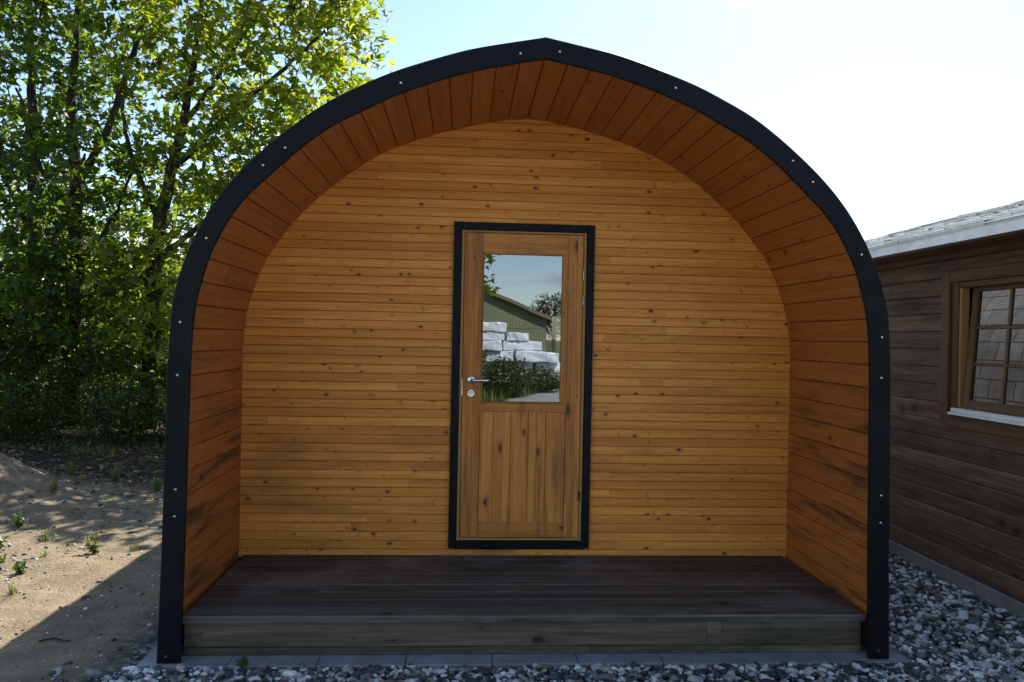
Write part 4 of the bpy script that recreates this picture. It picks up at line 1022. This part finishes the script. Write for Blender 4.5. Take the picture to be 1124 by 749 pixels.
p0 = np.c_[q, gz(q[:, 0], q[:, 1]) - .01]; p1 = p0 + d * (h * .2)[:, None] + np.array([0, 0, 1]) * (h * .6)[:, None]; p2 = p0 + d * (h * .55)[:, None] + np.array([0, 0, 1]) * h[:, None]
V = np.stack([p0 - s_, p0 + s_, p1 + s_ * .8, p1 - s_ * .8, p2], 1).reshape(-1, 3)
Fq = (np.array([(0, 1, 2), (0, 2, 3), (3, 2, 4)])[None] + (np.arange(n) * 5)[:, None, None]).reshape(-1)
tag(npmesh('rough_grass', V, Fq, 3, M['grass'], rnd=np.repeat(rt_.uniform(0, 1, n), 5)), kind='stuff')
# wrapped packs, each a thing
def pack(x0, x1, z0, z1, y, lab, rs):
    bm = bmesh.new(); bmesh.ops.create_cube(bm, size=1.); bmesh.ops.subdivide_edges(bm, edges=bm.edges[:], cuts=9, use_grid_fill=True)
    ph = rs.uniform(0, 6, 6)
    for v in bm.verts:
        c = v.co.copy(); r = Vector((c.x * (x1 - x0), c.y * 1.1, c.z * (z1 - z0)))
        k = .013 * math.sin(9 * r.x + ph[0] + 4 * r.z) + .011 * math.sin(17 * r.z + ph[1] + 7 * r.x) + .009 * math.sin(27 * r.x + 9 * r.y + ph[2] + 12 * r.z)
        e = sum(abs(q) > .42 for q in c)
        v.co = r * (1 - (.025 if e >= 2 else 0)) + c.normalized() * k
    m = bpy.data.meshes.new('wrapped_pack'); bm.to_mesh(m); bm.free(); m.materials.append(M['wrap'])
    o = bpy.data.objects.new('wrapped_pack', m); C.objects.link(o); o.location = ((x0 + x1) / 2, y, (z0 + z1) / 2); o.rotation_euler[2] = rs.normal(0, .02)
    tag(o, lab, 'wrapped pack', 'white wrapped timber packs stacked in the yard')
rows_ = [('bottom', .10, .48, [-2.2, -.9, .35, 1.75, 3.05, 4.2]), ('second', .49, .84, [-2.1, -.8, .55, 1.9, 3.1]), ('third', .85, 1.19, [-2.0, -.7, .3, 1.25, 2.7]), ('fourth', 1.20, 1.52, [-1.9, -.55, .85, 2.2]), ('fifth', 1.53, 1.82, [-1.7, -.4, .95, 1.75]), ('top', 1.83, 2.15, [-1.2, -.1, 1.0])]
ORD2 = ['leftmost', 'second', 'third', 'fourth', 'fifth']
for nm, z0, z1, xs in rows_:
    for i in range(len(xs) - 1):
        pack(xs[i] + .02, xs[i + 1] - .03, z0, z1, -19 + rt_.normal(0, .12), f'white wrapped pack, {ORD2[i]} from left in {nm} row of the mirrored stack', rt_)
YB = 'bushes in front of the wrapped packs'
for x, y, r_, h, lab in ((-.5, -14.4, .9, 1.55, 'taller bush in front of the wrapped packs, mirrored beside the door handle'), (.75, -14.9, .75, 1.05, 'middle bush in front of the wrapped packs, mirrored in the glass'), (1.95, -17.0, .75, .70, 'low bush at the right end, in front of the wrapped packs')):
    tree('yard_bush', (x, y, 0), [[(x, y, -.05, .02), (x, y, h * .8, .006)], [(x, y, .05, .015), (x - .4 * r_, y, h * .6, .006)], [(x, y, .05, .015), (x + .5 * r_, y, h * .5, .006)]], [((x, y, h * .5), (r_, r_ * .7, h * .52), 190)], lab, 'bush', YB, M['hedge'], rt_, sep=.12, per=24, crad=.22, lsize=(.05, .09), twig=.003, shape=OVAL, trunk_name='stems', crown_name='foliage')
tree('yard_tree', (-1.6, -11.5, 0), [[(-1.6, -11.5, -.1, .12), (-1.55, -11.5, 1.8, .1), (-1.5, -11.5, 4.5, .04)]], [((-1.15, -11.6, 3.5), (1.45, 1.3, 1.6), 150)], 'leafy tree by the yard, its edge mirrored at the left of the glass', 'tree', None, M['maple'], rt_)
tree('yard_tree', (6.6, -53, 0), [[(6.6, -53, -.1, .2), (6.6, -53, 2., .15), (6.6, -53, 4.2, .05)]], [((6.7, -53, 3.5), (2.0, 1.6, 1.7), 130)], "dark tree behind the barn's lower eave, mirrored at the right of the glass", 'tree', None, M['hedge'], rt_, sep=.4, per=30, crad=.5, lsize=(.12, .2), twig=.008)
